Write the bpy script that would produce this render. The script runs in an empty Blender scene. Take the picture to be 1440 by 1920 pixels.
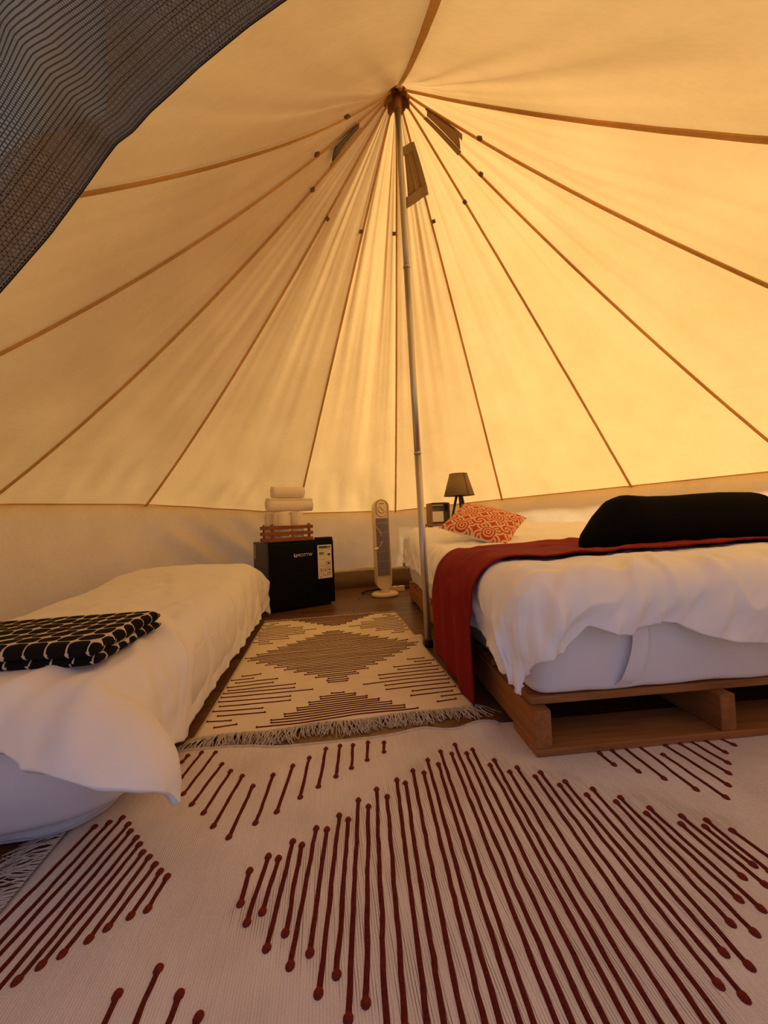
import bpy, bmesh, math, random
from mathutils import Vector, Matrix, noise
random.seed(7)
PI = math.pi
SC = bpy.context.scene
COL = SC.collection

# ------------------------------------------------------------------ camera
CAM_Z = 0.6
FPX = 730.0
cd = bpy.data.cameras.new('camera')
cam = bpy.data.objects.new('camera', cd)
COL.objects.link(cam)
# rows: world axes seen in camera space (x right, y down, z forward)
RW = ((0.98687666, -0.03852603, 0.15681264),
      (-0.15552257, 0.03448544, 0.98723021),
      (-0.04344181, -0.99866236, 0.02804121))
m = Matrix.Identity(4)
for i in range(3):
    m[i][0] = RW[i][0]
    m[i][1] = -RW[i][1]
    m[i][2] = -RW[i][2]
m[2][3] = CAM_Z
cam.matrix_world = m
cd.sensor_fit = 'HORIZONTAL'
cd.sensor_width = 36.0
cd.lens = FPX / 1440.0 * 36.0
cd.clip_start = 0.02
cd.clip_end = 300
SC.camera = cam

# ------------------------------------------------------------------ world, sun, exposure
w = bpy.data.worlds.new('sky')
SC.world = w
w.use_nodes = True
wn = w.node_tree.nodes['Background']
wn.inputs['Color'].default_value = (0.53, 0.55, 1.0, 1)
wn.inputs['Strength'].default_value = 0.46
sd = bpy.data.lights.new('sun', 'SUN')
sd.energy = 6.6
sd.angle = math.radians(12)
sd.color = (1.0, 0.94, 0.90)
sun = bpy.data.objects.new('sun', sd)
COL.objects.link(sun)
_az, _el = math.radians(12), math.radians(47)
sun.rotation_euler = Vector((math.cos(_az) * math.cos(_el), math.sin(_az) * math.cos(_el), math.sin(_el))).to_track_quat('Z', 'Y').to_euler()
SC.view_settings.view_transform = 'Standard'
SC.view_settings.look = 'None'
SC.view_settings.gamma = 1.0
SC.view_settings.use_curve_mapping = False
SC.view_settings.exposure = 0.0
SC.cycles.max_bounces = 10
SC.cycles.diffuse_bounces = 6
SC.cycles.transmission_bounces = 8
SC.cycles.transparent_max_bounces = 12

# ------------------------------------------------------------------ materials
def mat(name, color=(.8, .8, .8), rough=.8, metal=0., spec=.3, sheen=0., var=0., vscale=(8, 8, 8), color2=None,
        bump=0., bscale=(60, 60, 60), bdist=.004, detail=4., coords='Object', coat=0.):
    M = bpy.data.materials.new(name)
    M.use_nodes = True
    nt = M.node_tree
    N, L = nt.nodes, nt.links
    b = N['Principled BSDF']
    b.inputs['Base Color'].default_value = (*color, 1)
    b.inputs['Roughness'].default_value = rough
    b.inputs['Metallic'].default_value = metal
    b.inputs['Specular IOR Level'].default_value = spec
    b.inputs['Sheen Weight'].default_value = sheen
    b.inputs['Coat Weight'].default_value = coat
    tc = N.new('ShaderNodeTexCoord')
    if var or color2:
        mp = N.new('ShaderNodeMapping')
        mp.inputs['Scale'].default_value = vscale
        L.new(tc.outputs[coords], mp.inputs['Vector'])
        nz = N.new('ShaderNodeTexNoise')
        nz.inputs['Scale'].default_value = 1.0
        nz.inputs['Detail'].default_value = detail
        L.new(mp.outputs[0], nz.inputs['Vector'])
        rp = N.new('ShaderNodeValToRGB')
        rp.color_ramp.elements[0].position = .3
        rp.color_ramp.elements[1].position = .7
        c2 = color2 or tuple(c * (1 - var) for c in color)
        rp.color_ramp.elements[0].color = (*c2, 1)
        rp.color_ramp.elements[1].color = (*color, 1)
        L.new(nz.outputs['Fac'], rp.inputs['Fac'])
        L.new(rp.outputs[0], b.inputs['Base Color'])
    if bump:
        mp = N.new('ShaderNodeMapping')
        mp.inputs['Scale'].default_value = bscale
        L.new(tc.outputs[coords], mp.inputs['Vector'])
        nz = N.new('ShaderNodeTexNoise')
        nz.inputs['Scale'].default_value = 1.0
        nz.inputs['Detail'].default_value = 3.0
        L.new(mp.outputs[0], nz.inputs['Vector'])
        bp = N.new('ShaderNodeBump')
        bp.inputs['Strength'].default_value = bump
        bp.inputs['Distance'].default_value = bdist
        L.new(nz.outputs['Fac'], bp.inputs['Height'])
        L.new(bp.outputs[0], b.inputs['Normal'])
    return M

def cloth_mat(name, refl, trans, ratio, stain=.12):
    """thin woven canvas that passes daylight: diffuse + translucent"""
    M = bpy.data.materials.new(name)
    M.use_nodes = True
    nt = M.node_tree
    N, L = nt.nodes, nt.links
    N.remove(N['Principled BSDF'])
    out = N['Material Output']
    df = N.new('ShaderNodeBsdfDiffuse')
    tr = N.new('ShaderNodeBsdfTranslucent')
    mx = N.new('ShaderNodeMixShader')
    mx.inputs[0].default_value = ratio
    L.new(df.outputs[0], mx.inputs[1])
    L.new(tr.outputs[0], mx.inputs[2])
    L.new(mx.outputs[0], out.inputs['Surface'])
    tc = N.new('ShaderNodeTexCoord')
    n1 = N.new('ShaderNodeTexNoise')
    n1.inputs['Scale'].default_value = 2.6
    n1.inputs['Detail'].default_value = 6
    n1.inputs['Roughness'].default_value = .62
    L.new(tc.outputs['Object'], n1.inputs['Vector'])
    n2 = N.new('ShaderNodeTexNoise')
    n2.inputs['Scale'].default_value = 55
    n2.inputs['Detail'].default_value = 4
    L.new(tc.outputs['Object'], n2.inputs['Vector'])
    ad = N.new('ShaderNodeMath')
    ad.operation = 'MULTIPLY_ADD'
    ad.inputs[1].default_value = .35
    L.new(n2.outputs['Fac'], ad.inputs[0])
    L.new(n1.outputs['Fac'], ad.inputs[2])
    for sh, c in ((df, refl), (tr, trans)):
        rp = N.new('ShaderNodeValToRGB')
        rp.color_ramp.elements[0].position = .45
        rp.color_ramp.elements[1].position = .85
        rp.color_ramp.elements[0].color = (c[0] * (1 - stain), c[1] * (1 - stain * 1.15), c[2] * (1 - stain * 1.5), 1)
        rp.color_ramp.elements[1].color = (*c, 1)
        L.new(ad.outputs[0], rp.inputs['Fac'])
        L.new(rp.outputs[0], sh.inputs['Color'])
    bp = N.new('ShaderNodeBump')
    bp.inputs['Strength'].default_value = .12
    bp.inputs['Distance'].default_value = .004
    L.new(n2.outputs['Fac'], bp.inputs['Height'])
    L.new(bp.outputs[0], df.inputs['Normal'])
    return M

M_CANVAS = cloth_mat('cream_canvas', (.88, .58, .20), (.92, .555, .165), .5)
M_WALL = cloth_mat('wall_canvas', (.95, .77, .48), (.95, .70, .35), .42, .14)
M_TAPE = cloth_mat('seam_tape_canvas', (.78, .54, .22), (.82, .54, .18), .46, .25)
M_HEM = cloth_mat('hem_canvas', (.72, .58, .38), (.6, .42, .2), .2, .2)
M_TAB = mat('brown_webbing', (.20, .11, .04), .9, var=.4, vscale=(200, 200, 200))
M_CAP = mat('brown_apex_cloth', (.42, .20, .05), .9, var=.5, vscale=(20, 20, 20), bump=.4)
M_VENT = cloth_mat('vent_mesh', (.58, .42, .23), (.60, .42, .20), .5, .3)
M_VENTD = mat('vent_mesh_shaded', (.13, .09, .055), .9, var=.3, vscale=(300, 300, 300))  # shade of the flap outside is put into this dark colour
M_VENTF = cloth_mat('vent_frame_canvas', (.50, .36, .18), (.4, .26, .1), .2, .2)
M_SKIRT = mat('brown_groundsheet', (.22, .12, .05), .6, var=.4, vscale=(5, 5, 20))
M_WHITE = mat('white_cotton', (.86, .84, .82), .85, sheen=.15, var=.04, vscale=(4, 4, 4), bump=.25, bscale=(14, 14, 14), bdist=.006)
M_SHEET = mat('white_sheet', (.80, .79, .80), .85, var=.05, vscale=(6, 6, 6), bump=.35, bscale=(40, 40, 25), bdist=.004)
M_CORD = mat('white_corded_cotton', (.74, .73, .70), .9, bump=.8, bscale=(60, 60, 260), bdist=.006)
M_RED = mat('dark_red_runner', (.24, .008, .010), .8, spec=.15, var=.25, vscale=(40, 6, 6), bump=.15, bscale=(40, 40, 40))
M_BLACKF = mat('black_fleece', (.006, .005, .005), 1.0, spec=.05, bump=.3, bscale=(120, 120, 120))
M_STEEL = mat('galvanised_pole', (.62, .58, .52), .36, metal=.85, var=.25, vscale=(40, 40, 4))
M_BLACKP = mat('black_plastic', (.008, .007, .006), .5, spec=.2)
M_FRIDGE = mat('black_enamel', (.004, .0035, .003), .35, spec=.12, var=.3, vscale=(3, 3, 3))
M_FRSIDE = mat('black_cabinet_side', (.010, .009, .007), .35, spec=.2)
M_PALE = mat('pale_sticker', (.75, .66, .48), .6)
M_INK = mat('sticker_ink', (.03, .03, .03), .7)
M_INKG = mat('sticker_green', (.03, .10, .08), .6)
M_INKB = mat('sticker_brown', (.28, .17, .08), .7)
M_SILVER = mat('silver_print', (.72, .70, .66), .35, metal=.4)
M_GREY = mat('grey_sticker', (.30, .26, .20), .6)
M_FAN = mat('cream_plastic', (.84, .66, .40), .4, spec=.4)
M_FAND = mat('fan_dark_inside', (.11, .085, .105), .8)
M_FANS = mat('fan_slat', (.56, .48, .52), .4)
M_FANL = mat('fan_brown_line', (.28, .19, .10), .6)  # brown for panel groove, dial marks, name strip and sockets
M_CRATE = mat('red_brown_crate_wood', (.32, .095, .020), .55, color2=(.19, .055, .012), vscale=(6, 60, 60), detail=5)
M_TOWEL = mat('cream_towel', (.90, .78, .58), .95, sheen=.3, var=.06, vscale=(30, 30, 30), bump=.7, bscale=(220, 220, 220), bdist=.004)
M_DARKW = mat('dark_wood', (.055, .028, .016), .5, var=.4, vscale=(20, 20, 90))
M_STANDW = mat('stand_wood', (.34, .19, .08), .5, color2=(.22, .11, .045), vscale=(30, 30, 6))
M_SHADE = mat('taupe_linen_shade', (.27, .18, .09), .9, var=.15, vscale=(260, 260, 60), bump=.3, bscale=(300, 300, 300), bdist=.002)
M_PANEL = mat('grey_panel', (.20, .17, .12), .3)
M_CREAMP = mat('cream_panel', (.50, .38, .22), .5)

def wood_mat(name, c1, c2, scale, rough, axis_stretch, spec=.3, bump=.2):
    M = bpy.data.materials.new(name)
    M.use_nodes = True
    nt = M.node_tree
    N, L = nt.nodes, nt.links
    b = N['Principled BSDF']
    b.inputs['Roughness'].default_value = rough
    b.inputs['Specular IOR Level'].default_value = spec
    tc = N.new('ShaderNodeTexCoord')
    oi = N.new('ShaderNodeObjectInfo')
    mp = N.new('ShaderNodeMapping')
    mp.inputs['Scale'].default_value = axis_stretch
    L.new(tc.outputs['Object'], mp.inputs['Vector'])
    mu = N.new('ShaderNodeMath')
    mu.operation = 'MULTIPLY'
    mu.inputs[1].default_value = 40
    L.new(oi.outputs['Random'], mu.inputs[0])
    av = N.new('ShaderNodeVectorMath')
    av.operation = 'ADD'
    L.new(mp.outputs[0], av.inputs[0])
    L.new(mu.outputs[0], av.inputs[1])
    nz = N.new('ShaderNodeTexNoise')
    nz.inputs['Scale'].default_value = scale
    nz.inputs['Detail'].default_value = 7
    nz.inputs['Roughness'].default_value = .65
    nz.inputs['Distortion'].default_value = .6
    L.new(av.outputs[0], nz.inputs['Vector'])
    rp = N.new('ShaderNodeValToRGB')
    rp.color_ramp.elements[0].position = .3
    rp.color_ramp.elements[1].position = .68
    rp.color_ramp.elements[0].color = (*c2, 1)
    rp.color_ramp.elements[1].color = (*c1, 1)
    L.new(nz.outputs['Fac'], rp.inputs['Fac'])
    hs = N.new('ShaderNodeHueSaturation')
    vv = N.new('ShaderNodeMath')
    vv.operation = 'MULTIPLY_ADD'
    vv.inputs[1].default_value = .35
    vv.inputs[2].default_value = .82
    L.new(oi.outputs['Random'], vv.inputs[0])
    L.new(vv.outputs[0], hs.inputs['Value'])
    L.new(rp.outputs[0], hs.inputs['Color'])
    L.new(hs.outputs[0], b.inputs['Base Color'])
    bp = N.new('ShaderNodeBump')
    bp.inputs['Strength'].default_value = bump
    bp.inputs['Distance'].default_value = .003
    L.new(nz.outputs['Fac'], bp.inputs['Height'])
    L.new(bp.outputs[0], b.inputs['Normal'])
    return M

M_PALLX = wood_mat('pallet_pine_across', (.40, .165, .042), (.22, .085, .022), 1.0, .6, (5, 60, 60))
M_PALLY = wood_mat('pallet_pine_along', (.40, .16, .038), (.24, .09, .022), 1.0, .6, (60, 5, 60))
M_FLOOR = wood_mat('brown_floor_board', (.18, .082, .027), (.085, .036, .012), 1.0, .33, (2.2, 40, 40), spec=.45, bump=.1)

def rug_mat(name, axis, pitch, mask, c0=(.62, .53, .43), c1=(.80, .71, .59), strong=.95):
    """ribbed cotton weave: dark gaps between cords along one axis"""
    M = bpy.data.materials.new(name)
    M.use_nodes = True
    nt = M.node_tree
    N, L = nt.nodes, nt.links
    b = N['Principled BSDF']
    b.inputs['Roughness'].default_value = .95
    b.inputs['Specular IOR Level'].default_value = .1
    tc = N.new('ShaderNodeTexCoord')
    nz = N.new('ShaderNodeTexNoise')
    nz.inputs['Scale'].default_value = 7
    nz.inputs['Detail'].default_value = 6
    L.new(tc.outputs['Object'], nz.inputs['Vector'])
    fine = N.new('ShaderNodeTexNoise')
    fine.inputs['Scale'].default_value = 420
    fine.inputs['Detail'].default_value = 2
    L.new(tc.outputs['Object'], fine.inputs['Vector'])
    sx = N.new('ShaderNodeSeparateXYZ')
    L.new(tc.outputs['Object'], sx.inputs[0])
    wob = N.new('ShaderNodeMath')
    wob.operation = 'MULTIPLY_ADD'
    wob.inputs[1].default_value = .006
    L.new(nz.outputs['Fac'], wob.inputs[0])
    L.new(sx.outputs['X' if axis == 0 else 'Y'], wob.inputs[2])
    sn = N.new('ShaderNodeMath')
    sn.operation = 'MULTIPLY'
    sn.inputs[1].default_value = 2 * PI / pitch
    L.new(wob.outputs[0], sn.inputs[0])
    si = N.new('ShaderNodeMath')
    si.operation = 'SINE'
    L.new(sn.outputs[0], si.inputs[0])
    gap = N.new('ShaderNodeMapRange')
    gap.inputs['From Min'].default_value = .55
    gap.inputs['From Max'].default_value = .98
    L.new(si.outputs[0], gap.inputs['Value'])
    brk = N.new('ShaderNodeTexNoise')      # gaps come and go along the cords
    brk.inputs['Scale'].default_value = 1
    mpb = N.new('ShaderNodeMapping')
    mpb.inputs['Scale'].default_value = (160, 9, 1) if axis == 0 else (9, 160, 1)
    L.new(tc.outputs['Object'], mpb.inputs['Vector'])
    L.new(mpb.outputs[0], brk.inputs['Vector'])
    br = N.new('ShaderNodeMapRange')
    br.inputs['From Min'].default_value = .35
    br.inputs['From Max'].default_value = .62
    L.new(brk.outputs['Fac'], br.inputs['Value'])
    # denser gaps inside the central diamond of the pattern
    mp = N.new('ShaderNodeMapping')
    mp.vector_type = 'TEXTURE'
    mp.inputs['Location'].default_value = (mask[0], mask[1], 0)
    mp.inputs['Scale'].default_value = (mask[2], mask[3], 1)
    L.new(tc.outputs['Object'], mp.inputs['Vector'])
    ab = N.new('ShaderNodeVectorMath')
    ab.operation = 'ABSOLUTE'
    L.new(mp.outputs[0], ab.inputs[0])
    s2 = N.new('ShaderNodeSeparateXYZ')
    L.new(ab.outputs[0], s2.inputs[0])
    sm = N.new('ShaderNodeMath')
    sm.operation = 'ADD'
    L.new(s2.outputs['X'], sm.inputs[0])
    L.new(s2.outputs['Y'], sm.inputs[1])
    mk = N.new('ShaderNodeMapRange')
    mk.inputs['From Min'].default_value = 1.06
    mk.inputs['From Max'].default_value = .98
    mk.inputs['To Min'].default_value = .22
    mk.inputs['To Max'].default_value = strong
    L.new(sm.outputs[0], mk.inputs['Value'])
    m1 = N.new('ShaderNodeMath')
    m1.operation = 'MULTIPLY'
    L.new(gap.outputs[0], m1.inputs[0])
    L.new(br.outputs[0], m1.inputs[1])
    m2 = N.new('ShaderNodeMath')
    m2.operation = 'MULTIPLY'
    L.new(m1.outputs[0], m2.inputs[0])
    L.new(mk.outputs[0], m2.inputs[1])
    base = N.new('ShaderNodeValToRGB')
    base.color_ramp.elements[0].position = .32
    base.color_ramp.elements[1].position = .66
    base.color_ramp.elements[0].color = (*c0, 1)
    base.color_ramp.elements[1].color = (*c1, 1)
    mixn = N.new('ShaderNodeMath')
    mixn.operation = 'MULTIPLY_ADD'
    mixn.inputs[1].default_value = .4
    L.new(fine.outputs['Fac'], mixn.inputs[0])
    nzs = N.new('ShaderNodeMath')
    nzs.operation = 'MULTIPLY'
    nzs.inputs[1].default_value = .6
    L.new(nz.outputs['Fac'], nzs.inputs[0])
    L.new(nzs.outputs[0], mixn.inputs[2])
    L.new(mixn.outputs[0], base.inputs['Fac'])
    mc = N.new('ShaderNodeMix')
    mc.data_type = 'RGBA'
    mc.inputs[7].default_value = (.10, .07, .05, 1)
    L.new(m2.outputs[0], mc.inputs[0])
    L.new(base.outputs[0], mc.inputs[6])
    L.new(mc.outputs[2], b.inputs['Base Color'])
    bp = N.new('ShaderNodeBump')
    bp.inputs['Strength'].default_value = .35
    bp.inputs['Distance'].default_value = .0015
    bp.invert = True
    ba = N.new('ShaderNodeMath')
    ba.operation = 'MULTIPLY_ADD'
    ba.inputs[1].default_value = .6
    L.new(fine.outputs['Fac'], ba.inputs[0])
    L.new(si.outputs[0], ba.inputs[2])
    L.new(ba.outputs[0], bp.inputs['Height'])
    L.new(bp.outputs[0], b.inputs['Normal'])
    return M

M_RUGA = rug_mat('cream_rug_far', 1, .0042, (.04, 1.87, .40, .38), (.74, .62, .44), (.90, .78, .58), .45)
M_RUGB = rug_mat('cream_rug_near', 0, .0042, (.29, .655, .46, .36))
M_STRIPE = mat('rust_tufted_yarn', (.155, .022, .010), .95, spec=.1, color2=(.085, .013, .007), vscale=(260, 260, 260), detail=2, bump=.8, bscale=(420, 420, 420), bdist=.003)
M_KNOT = mat('rust_yarn_knot', (.21, .030, .014), .95, spec=.1, var=.3, vscale=(260, 260, 260), bump=.8, bscale=(420, 420, 420), bdist=.003)
M_FRINGE = mat('cream_fringe', (.66, .57, .44), .95, var=.25, vscale=(60, 60, 60))

# netting: real holes between dark threads (procedural, in cloth coordinates)
def net_mat(name, cells, col):
    M = bpy.data.materials.new(name)
    M.use_nodes = True
    nt = M.node_tree
    N, L = nt.nodes, nt.links
    b = N['Principled BSDF']
    b.inputs['Base Color'].default_value = (*col, 1)
    b.inputs['Roughness'].default_value = .75
    uv = N.new('ShaderNodeTexCoord')
    sp = N.new('ShaderNodeSeparateXYZ')
    L.new(uv.outputs['UV'], sp.inputs[0])
    off = N.new('ShaderNodeMath')
    off.operation = 'MULTIPLY'
    off.inputs[1].default_value = cells
    L.new(sp.outputs['Y'], off.inputs[0])
    fl = N.new('ShaderNodeMath')
    fl.operation = 'FLOOR'
    L.new(off.outputs[0], fl.inputs[0])
    hf = N.new('ShaderNodeMath')
    hf.operation = 'MULTIPLY'
    hf.inputs[1].default_value = .5
    L.new(fl.outputs[0], hf.inputs[0])
    ux = N.new('ShaderNodeMath')
    ux.operation = 'MULTIPLY_ADD'
    ux.inputs[1].default_value = cells
    L.new(sp.outputs['X'], ux.inputs[0])
    L.new(hf.outputs[0], ux.inputs[2])
    hole = None
    for src, half in ((ux, .36), (off, .34)):
        fr = N.new('ShaderNodeMath')
        fr.operation = 'FRACT'
        L.new(src.outputs[0], fr.inputs[0])
        sb = N.new('ShaderNodeMath')
        sb.operation = 'SUBTRACT'
        sb.inputs[1].default_value = .5
        L.new(fr.outputs[0], sb.inputs[0])
        a_ = N.new('ShaderNodeMath')
        a_.operation = 'ABSOLUTE'
        L.new(sb.outputs[0], a_.inputs[0])
        lt = N.new('ShaderNodeMath')
        lt.operation = 'LESS_THAN'
        lt.inputs[1].default_value = half
        L.new(a_.outputs[0], lt.inputs[0])
        if hole is None:
            hole = lt
        else:
            mu = N.new('ShaderNodeMath')
            mu.operation = 'MULTIPLY'
            L.new(hole.outputs[0], mu.inputs[0])
            L.new(lt.outputs[0], mu.inputs[1])
            hole = mu
    inv = N.new('ShaderNodeMath')
    inv.operation = 'SUBTRACT'
    inv.inputs[0].default_value = 1
    L.new(hole.outputs[0], inv.inputs[1])
    L.new(inv.outputs[0], b.inputs['Alpha'])
    return M

M_NET = net_mat('dark_netting', 320, (.06, .045, .03))
M_NETH = net_mat('brown_net_hem', 420, (.17, .105, .052))
M_FLAP = mat('grey_brown_door_cloth', (.80, .72, .56), .9, var=.2, vscale=(12, 12, 12), bump=.2)

# cushion print
def cushion_mat():
    M = bpy.data.materials.new('orange_cream_print')
    M.use_nodes = True
    nt = M.node_tree
    N, L = nt.nodes, nt.links
    b = N['Principled BSDF']
    b.inputs['Roughness'].default_value = .9
    uv = N.new('ShaderNodeTexCoord')
    def M_(op, a, c=None, k=None):
        n = N.new('ShaderNodeMath')
        n.operation = op
        for i, v in enumerate((a, c, k)):
            if v is None:
                continue
            if isinstance(v, (int, float)):
                n.inputs[i].default_value = v
            else:
                L.new(v, n.inputs[i])
        return n.outputs[0]
    sp = N.new('ShaderNodeSeparateXYZ')
    L.new(uv.outputs['UV'], sp.inputs[0])
    U = M_('MULTIPLY', sp.outputs['X'], 5.0)
    V = M_('MULTIPLY', sp.outputs['Y'], 5.0)
    fu = M_('SUBTRACT', M_('FRACT', U), .5)
    fv = M_('SUBTRACT', M_('FRACT', V), .5)
    au, av = M_('ABSOLUTE', fu), M_('ABSOLUTE', fv)
    r = M_('SQRT', M_('ADD', M_('MULTIPLY', fu, fu), M_('MULTIPLY', fv, fv)))
    mxd = M_('MAXIMUM', au, av)
    par = M_('FLOORED_MODULO', M_('ADD', M_('FLOOR', U), M_('FLOOR', V)), 2.0)
    par2 = M_('FLOORED_MODULO', M_('FLOOR', U), 2.0)
    # motif one: square rings round a small circle
    sq = M_('MULTIPLY', mxd, .45)
    rr = M_('MULTIPLY', r, .55)
    d1 = M_('ADD', sq, rr)
    rings = M_('GREATER_THAN', M_('SINE', M_('MULTIPLY', d1, 33.0)), -.25)
    # motif two: four-pointed star inside arcs
    star = M_('LESS_THAN', M_('ADD', M_('POWER', au, .62), M_('POWER', av, .62)), .62)
    cu, cv = M_('SUBTRACT', .5, au), M_('SUBTRACT', .5, av)
    rc = M_('SQRT', M_('ADD', M_('MULTIPLY', cu, cu), M_('MULTIPLY', cv, cv)))
    arcs = M_('GREATER_THAN', M_('SINE', M_('MULTIPLY', rc, 27.0)), -.1)
    arcs = M_('MULTIPLY', arcs, M_('LESS_THAN', rc, .42))
    starm = M_('MAXIMUM', star, arcs)
    # motif three: curled hooks
    an = M_('ARCTAN2', fv, fu)
    sw = M_('GREATER_THAN', M_('SINE', M_('ADD', M_('MULTIPLY', an, 2.0), M_('MULTIPLY', r, 19.0))), -.2)
    mixa = M_('ADD', M_('MULTIPLY', par2, sw), M_('MULTIPLY', M_('SUBTRACT', 1.0, par2), rings))
    fac = M_('ADD', M_('MULTIPLY', par, mixa), M_('MULTIPLY', M_('SUBTRACT', 1.0, par), starm))
    mc = N.new('ShaderNodeMix')
    mc.data_type = 'RGBA'
    mc.inputs[6].default_value = (.74, .56, .34, 1)
    mc.inputs[7].default_value = (.56, .055, .010, 1)
    L.new(fac, mc.inputs[0])
    L.new(mc.outputs[2], b.inputs['Base Color'])
    return M

M_CUSH = cushion_mat()

# folded blanket: black rounded cells with a cream net between them
def blanket_mat():
    M = bpy.data.materials.new('black_cream_net_blanket')
    M.use_nodes = True
    nt = M.node_tree
    N, L = nt.nodes, nt.links
    b = N['Principled BSDF']
    b.inputs['Roughness'].default_value = .95
    b.inputs['Specular IOR Level'].default_value = .1
    def M_(op, a, c=None):
        n = N.new('ShaderNodeMath')
        n.operation = op
        for i, v in enumerate((a, c)):
            if v is None:
                continue
            if isinstance(v, (int, float)):
                n.inputs[i].default_value = v
            else:
                L.new(v, n.inputs[i])
        return n.outputs[0]
    uv = N.new('ShaderNodeTexCoord')
    nz = N.new('ShaderNodeTexNoise')
    nz.inputs['Scale'].default_value = 9
    nz.inputs['Detail'].default_value = 3
    L.new(uv.outputs['UV'], nz.inputs['Vector'])
    wb = N.new('ShaderNodeMix')
    wb.data_type = 'VECTOR'
    wb.inputs[0].default_value = .035
    L.new(uv.outputs['UV'], wb.inputs[4])
    L.new(nz.outputs['Color'], wb.inputs[5])
    sp = N.new('ShaderNodeSeparateXYZ')
    L.new(wb.outputs[1], sp.inputs[0])
    U = M_('MULTIPLY', sp.outputs['X'], 23.0)
    V = M_('MULTIPLY', sp.outputs['Y'], 23.0)
    au = M_('ABSOLUTE', M_('SUBTRACT', M_('FRACT', U), .5))
    av = M_('ABSOLUTE', M_('SUBTRACT', M_('FRACT', V), .5))
    # superellipse cell
    d = M_('ADD', M_('POWER', M_('MULTIPLY', au, 2.0), 3.2), M_('POWER', M_('MULTIPLY', av, 2.0), 3.2))
    # every other crossing opens into a wider star
    par = M_('FLOORED_MODULO', M_('ADD', M_('FLOOR', M_('ADD', U, .5)), M_('FLOOR', M_('ADD', V, .5))), 2.0)
    cu, cv = M_('SUBTRACT', .5, au), M_('SUBTRACT', .5, av)
    st = M_('LESS_THAN', M_('ADD', M_('POWER', cu, .7), M_('POWER', cv, .7)), .52)
    net = M_('MAXIMUM', M_('GREATER_THAN', d, .80), M_('MULTIPLY', st, par))
    mc = N.new('ShaderNodeMix')
    mc.data_type = 'RGBA'
    mc.inputs[6].default_value = (.010, .008, .008, 1)
    mc.inputs[7].default_value = (.62, .52, .38, 1)
    L.new(net, mc.inputs[0])
    L.new(mc.outputs[2], b.inputs['Base Color'])
    bp = N.new('ShaderNodeBump')
    bp.inputs['Strength'].default_value = .4
    bp.inputs['Distance'].default_value = .003
    f = N.new('ShaderNodeTexNoise')
    f.inputs['Scale'].default_value = 160
    L.new(uv.outputs['Object'], f.inputs['Vector'])
    L.new(f.outputs['Fac'], bp.inputs['Height'])
    L.new(bp.outputs[0], b.inputs['Normal'])
    return M

M_BLANKET = blanket_mat()
M_GROUND = mat('outdoor_ground', (.42, .37, .26), .95, var=.4, vscale=(3, 3, 3))

# ------------------------------------------------------------------ helpers
def obj(name, verts, faces, m=None, parent=None, smooth=False, uvs=None, mats=None, fm=None):
    me = bpy.data.meshes.new(name)
    me.from_pydata([tuple(v) for v in verts], [], faces)
    if mats:
        for x in mats:
            me.materials.append(x)
        if fm:
            me.polygons.foreach_set('material_index', fm)
    elif m:
        me.materials.append(m)
    if smooth:
        me.polygons.foreach_set('use_smooth', [True] * len(me.polygons))
    if uvs:
        lay = me.uv_layers.new(name='UVMap')
        for lp in me.loops:
            lay.data[lp.index].uv = uvs[lp.vertex_index]
    me.update()
    o = bpy.data.objects.new(name, me)
    COL.objects.link(o)
    if parent:
        o.parent = parent
    return o

def empty(name, loc=(0, 0, 0), rz=0., parent=None):
    o = bpy.data.objects.new(name, None)
    o.empty_display_size = .05
    COL.objects.link(o)
    o.location = loc
    o.rotation_euler = (0, 0, rz)
    if parent:
        o.parent = parent
    return o

def tag(o, label, cat, group=None, kind=None):
    o['label'] = label
    o['category'] = cat
    if group:
        o['group'] = group
    if kind:
        o['kind'] = kind
    return o

def struct(o, label=None):
    o['kind'] = 'structure'
    if label:
        o['label'] = label
    return o

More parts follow.
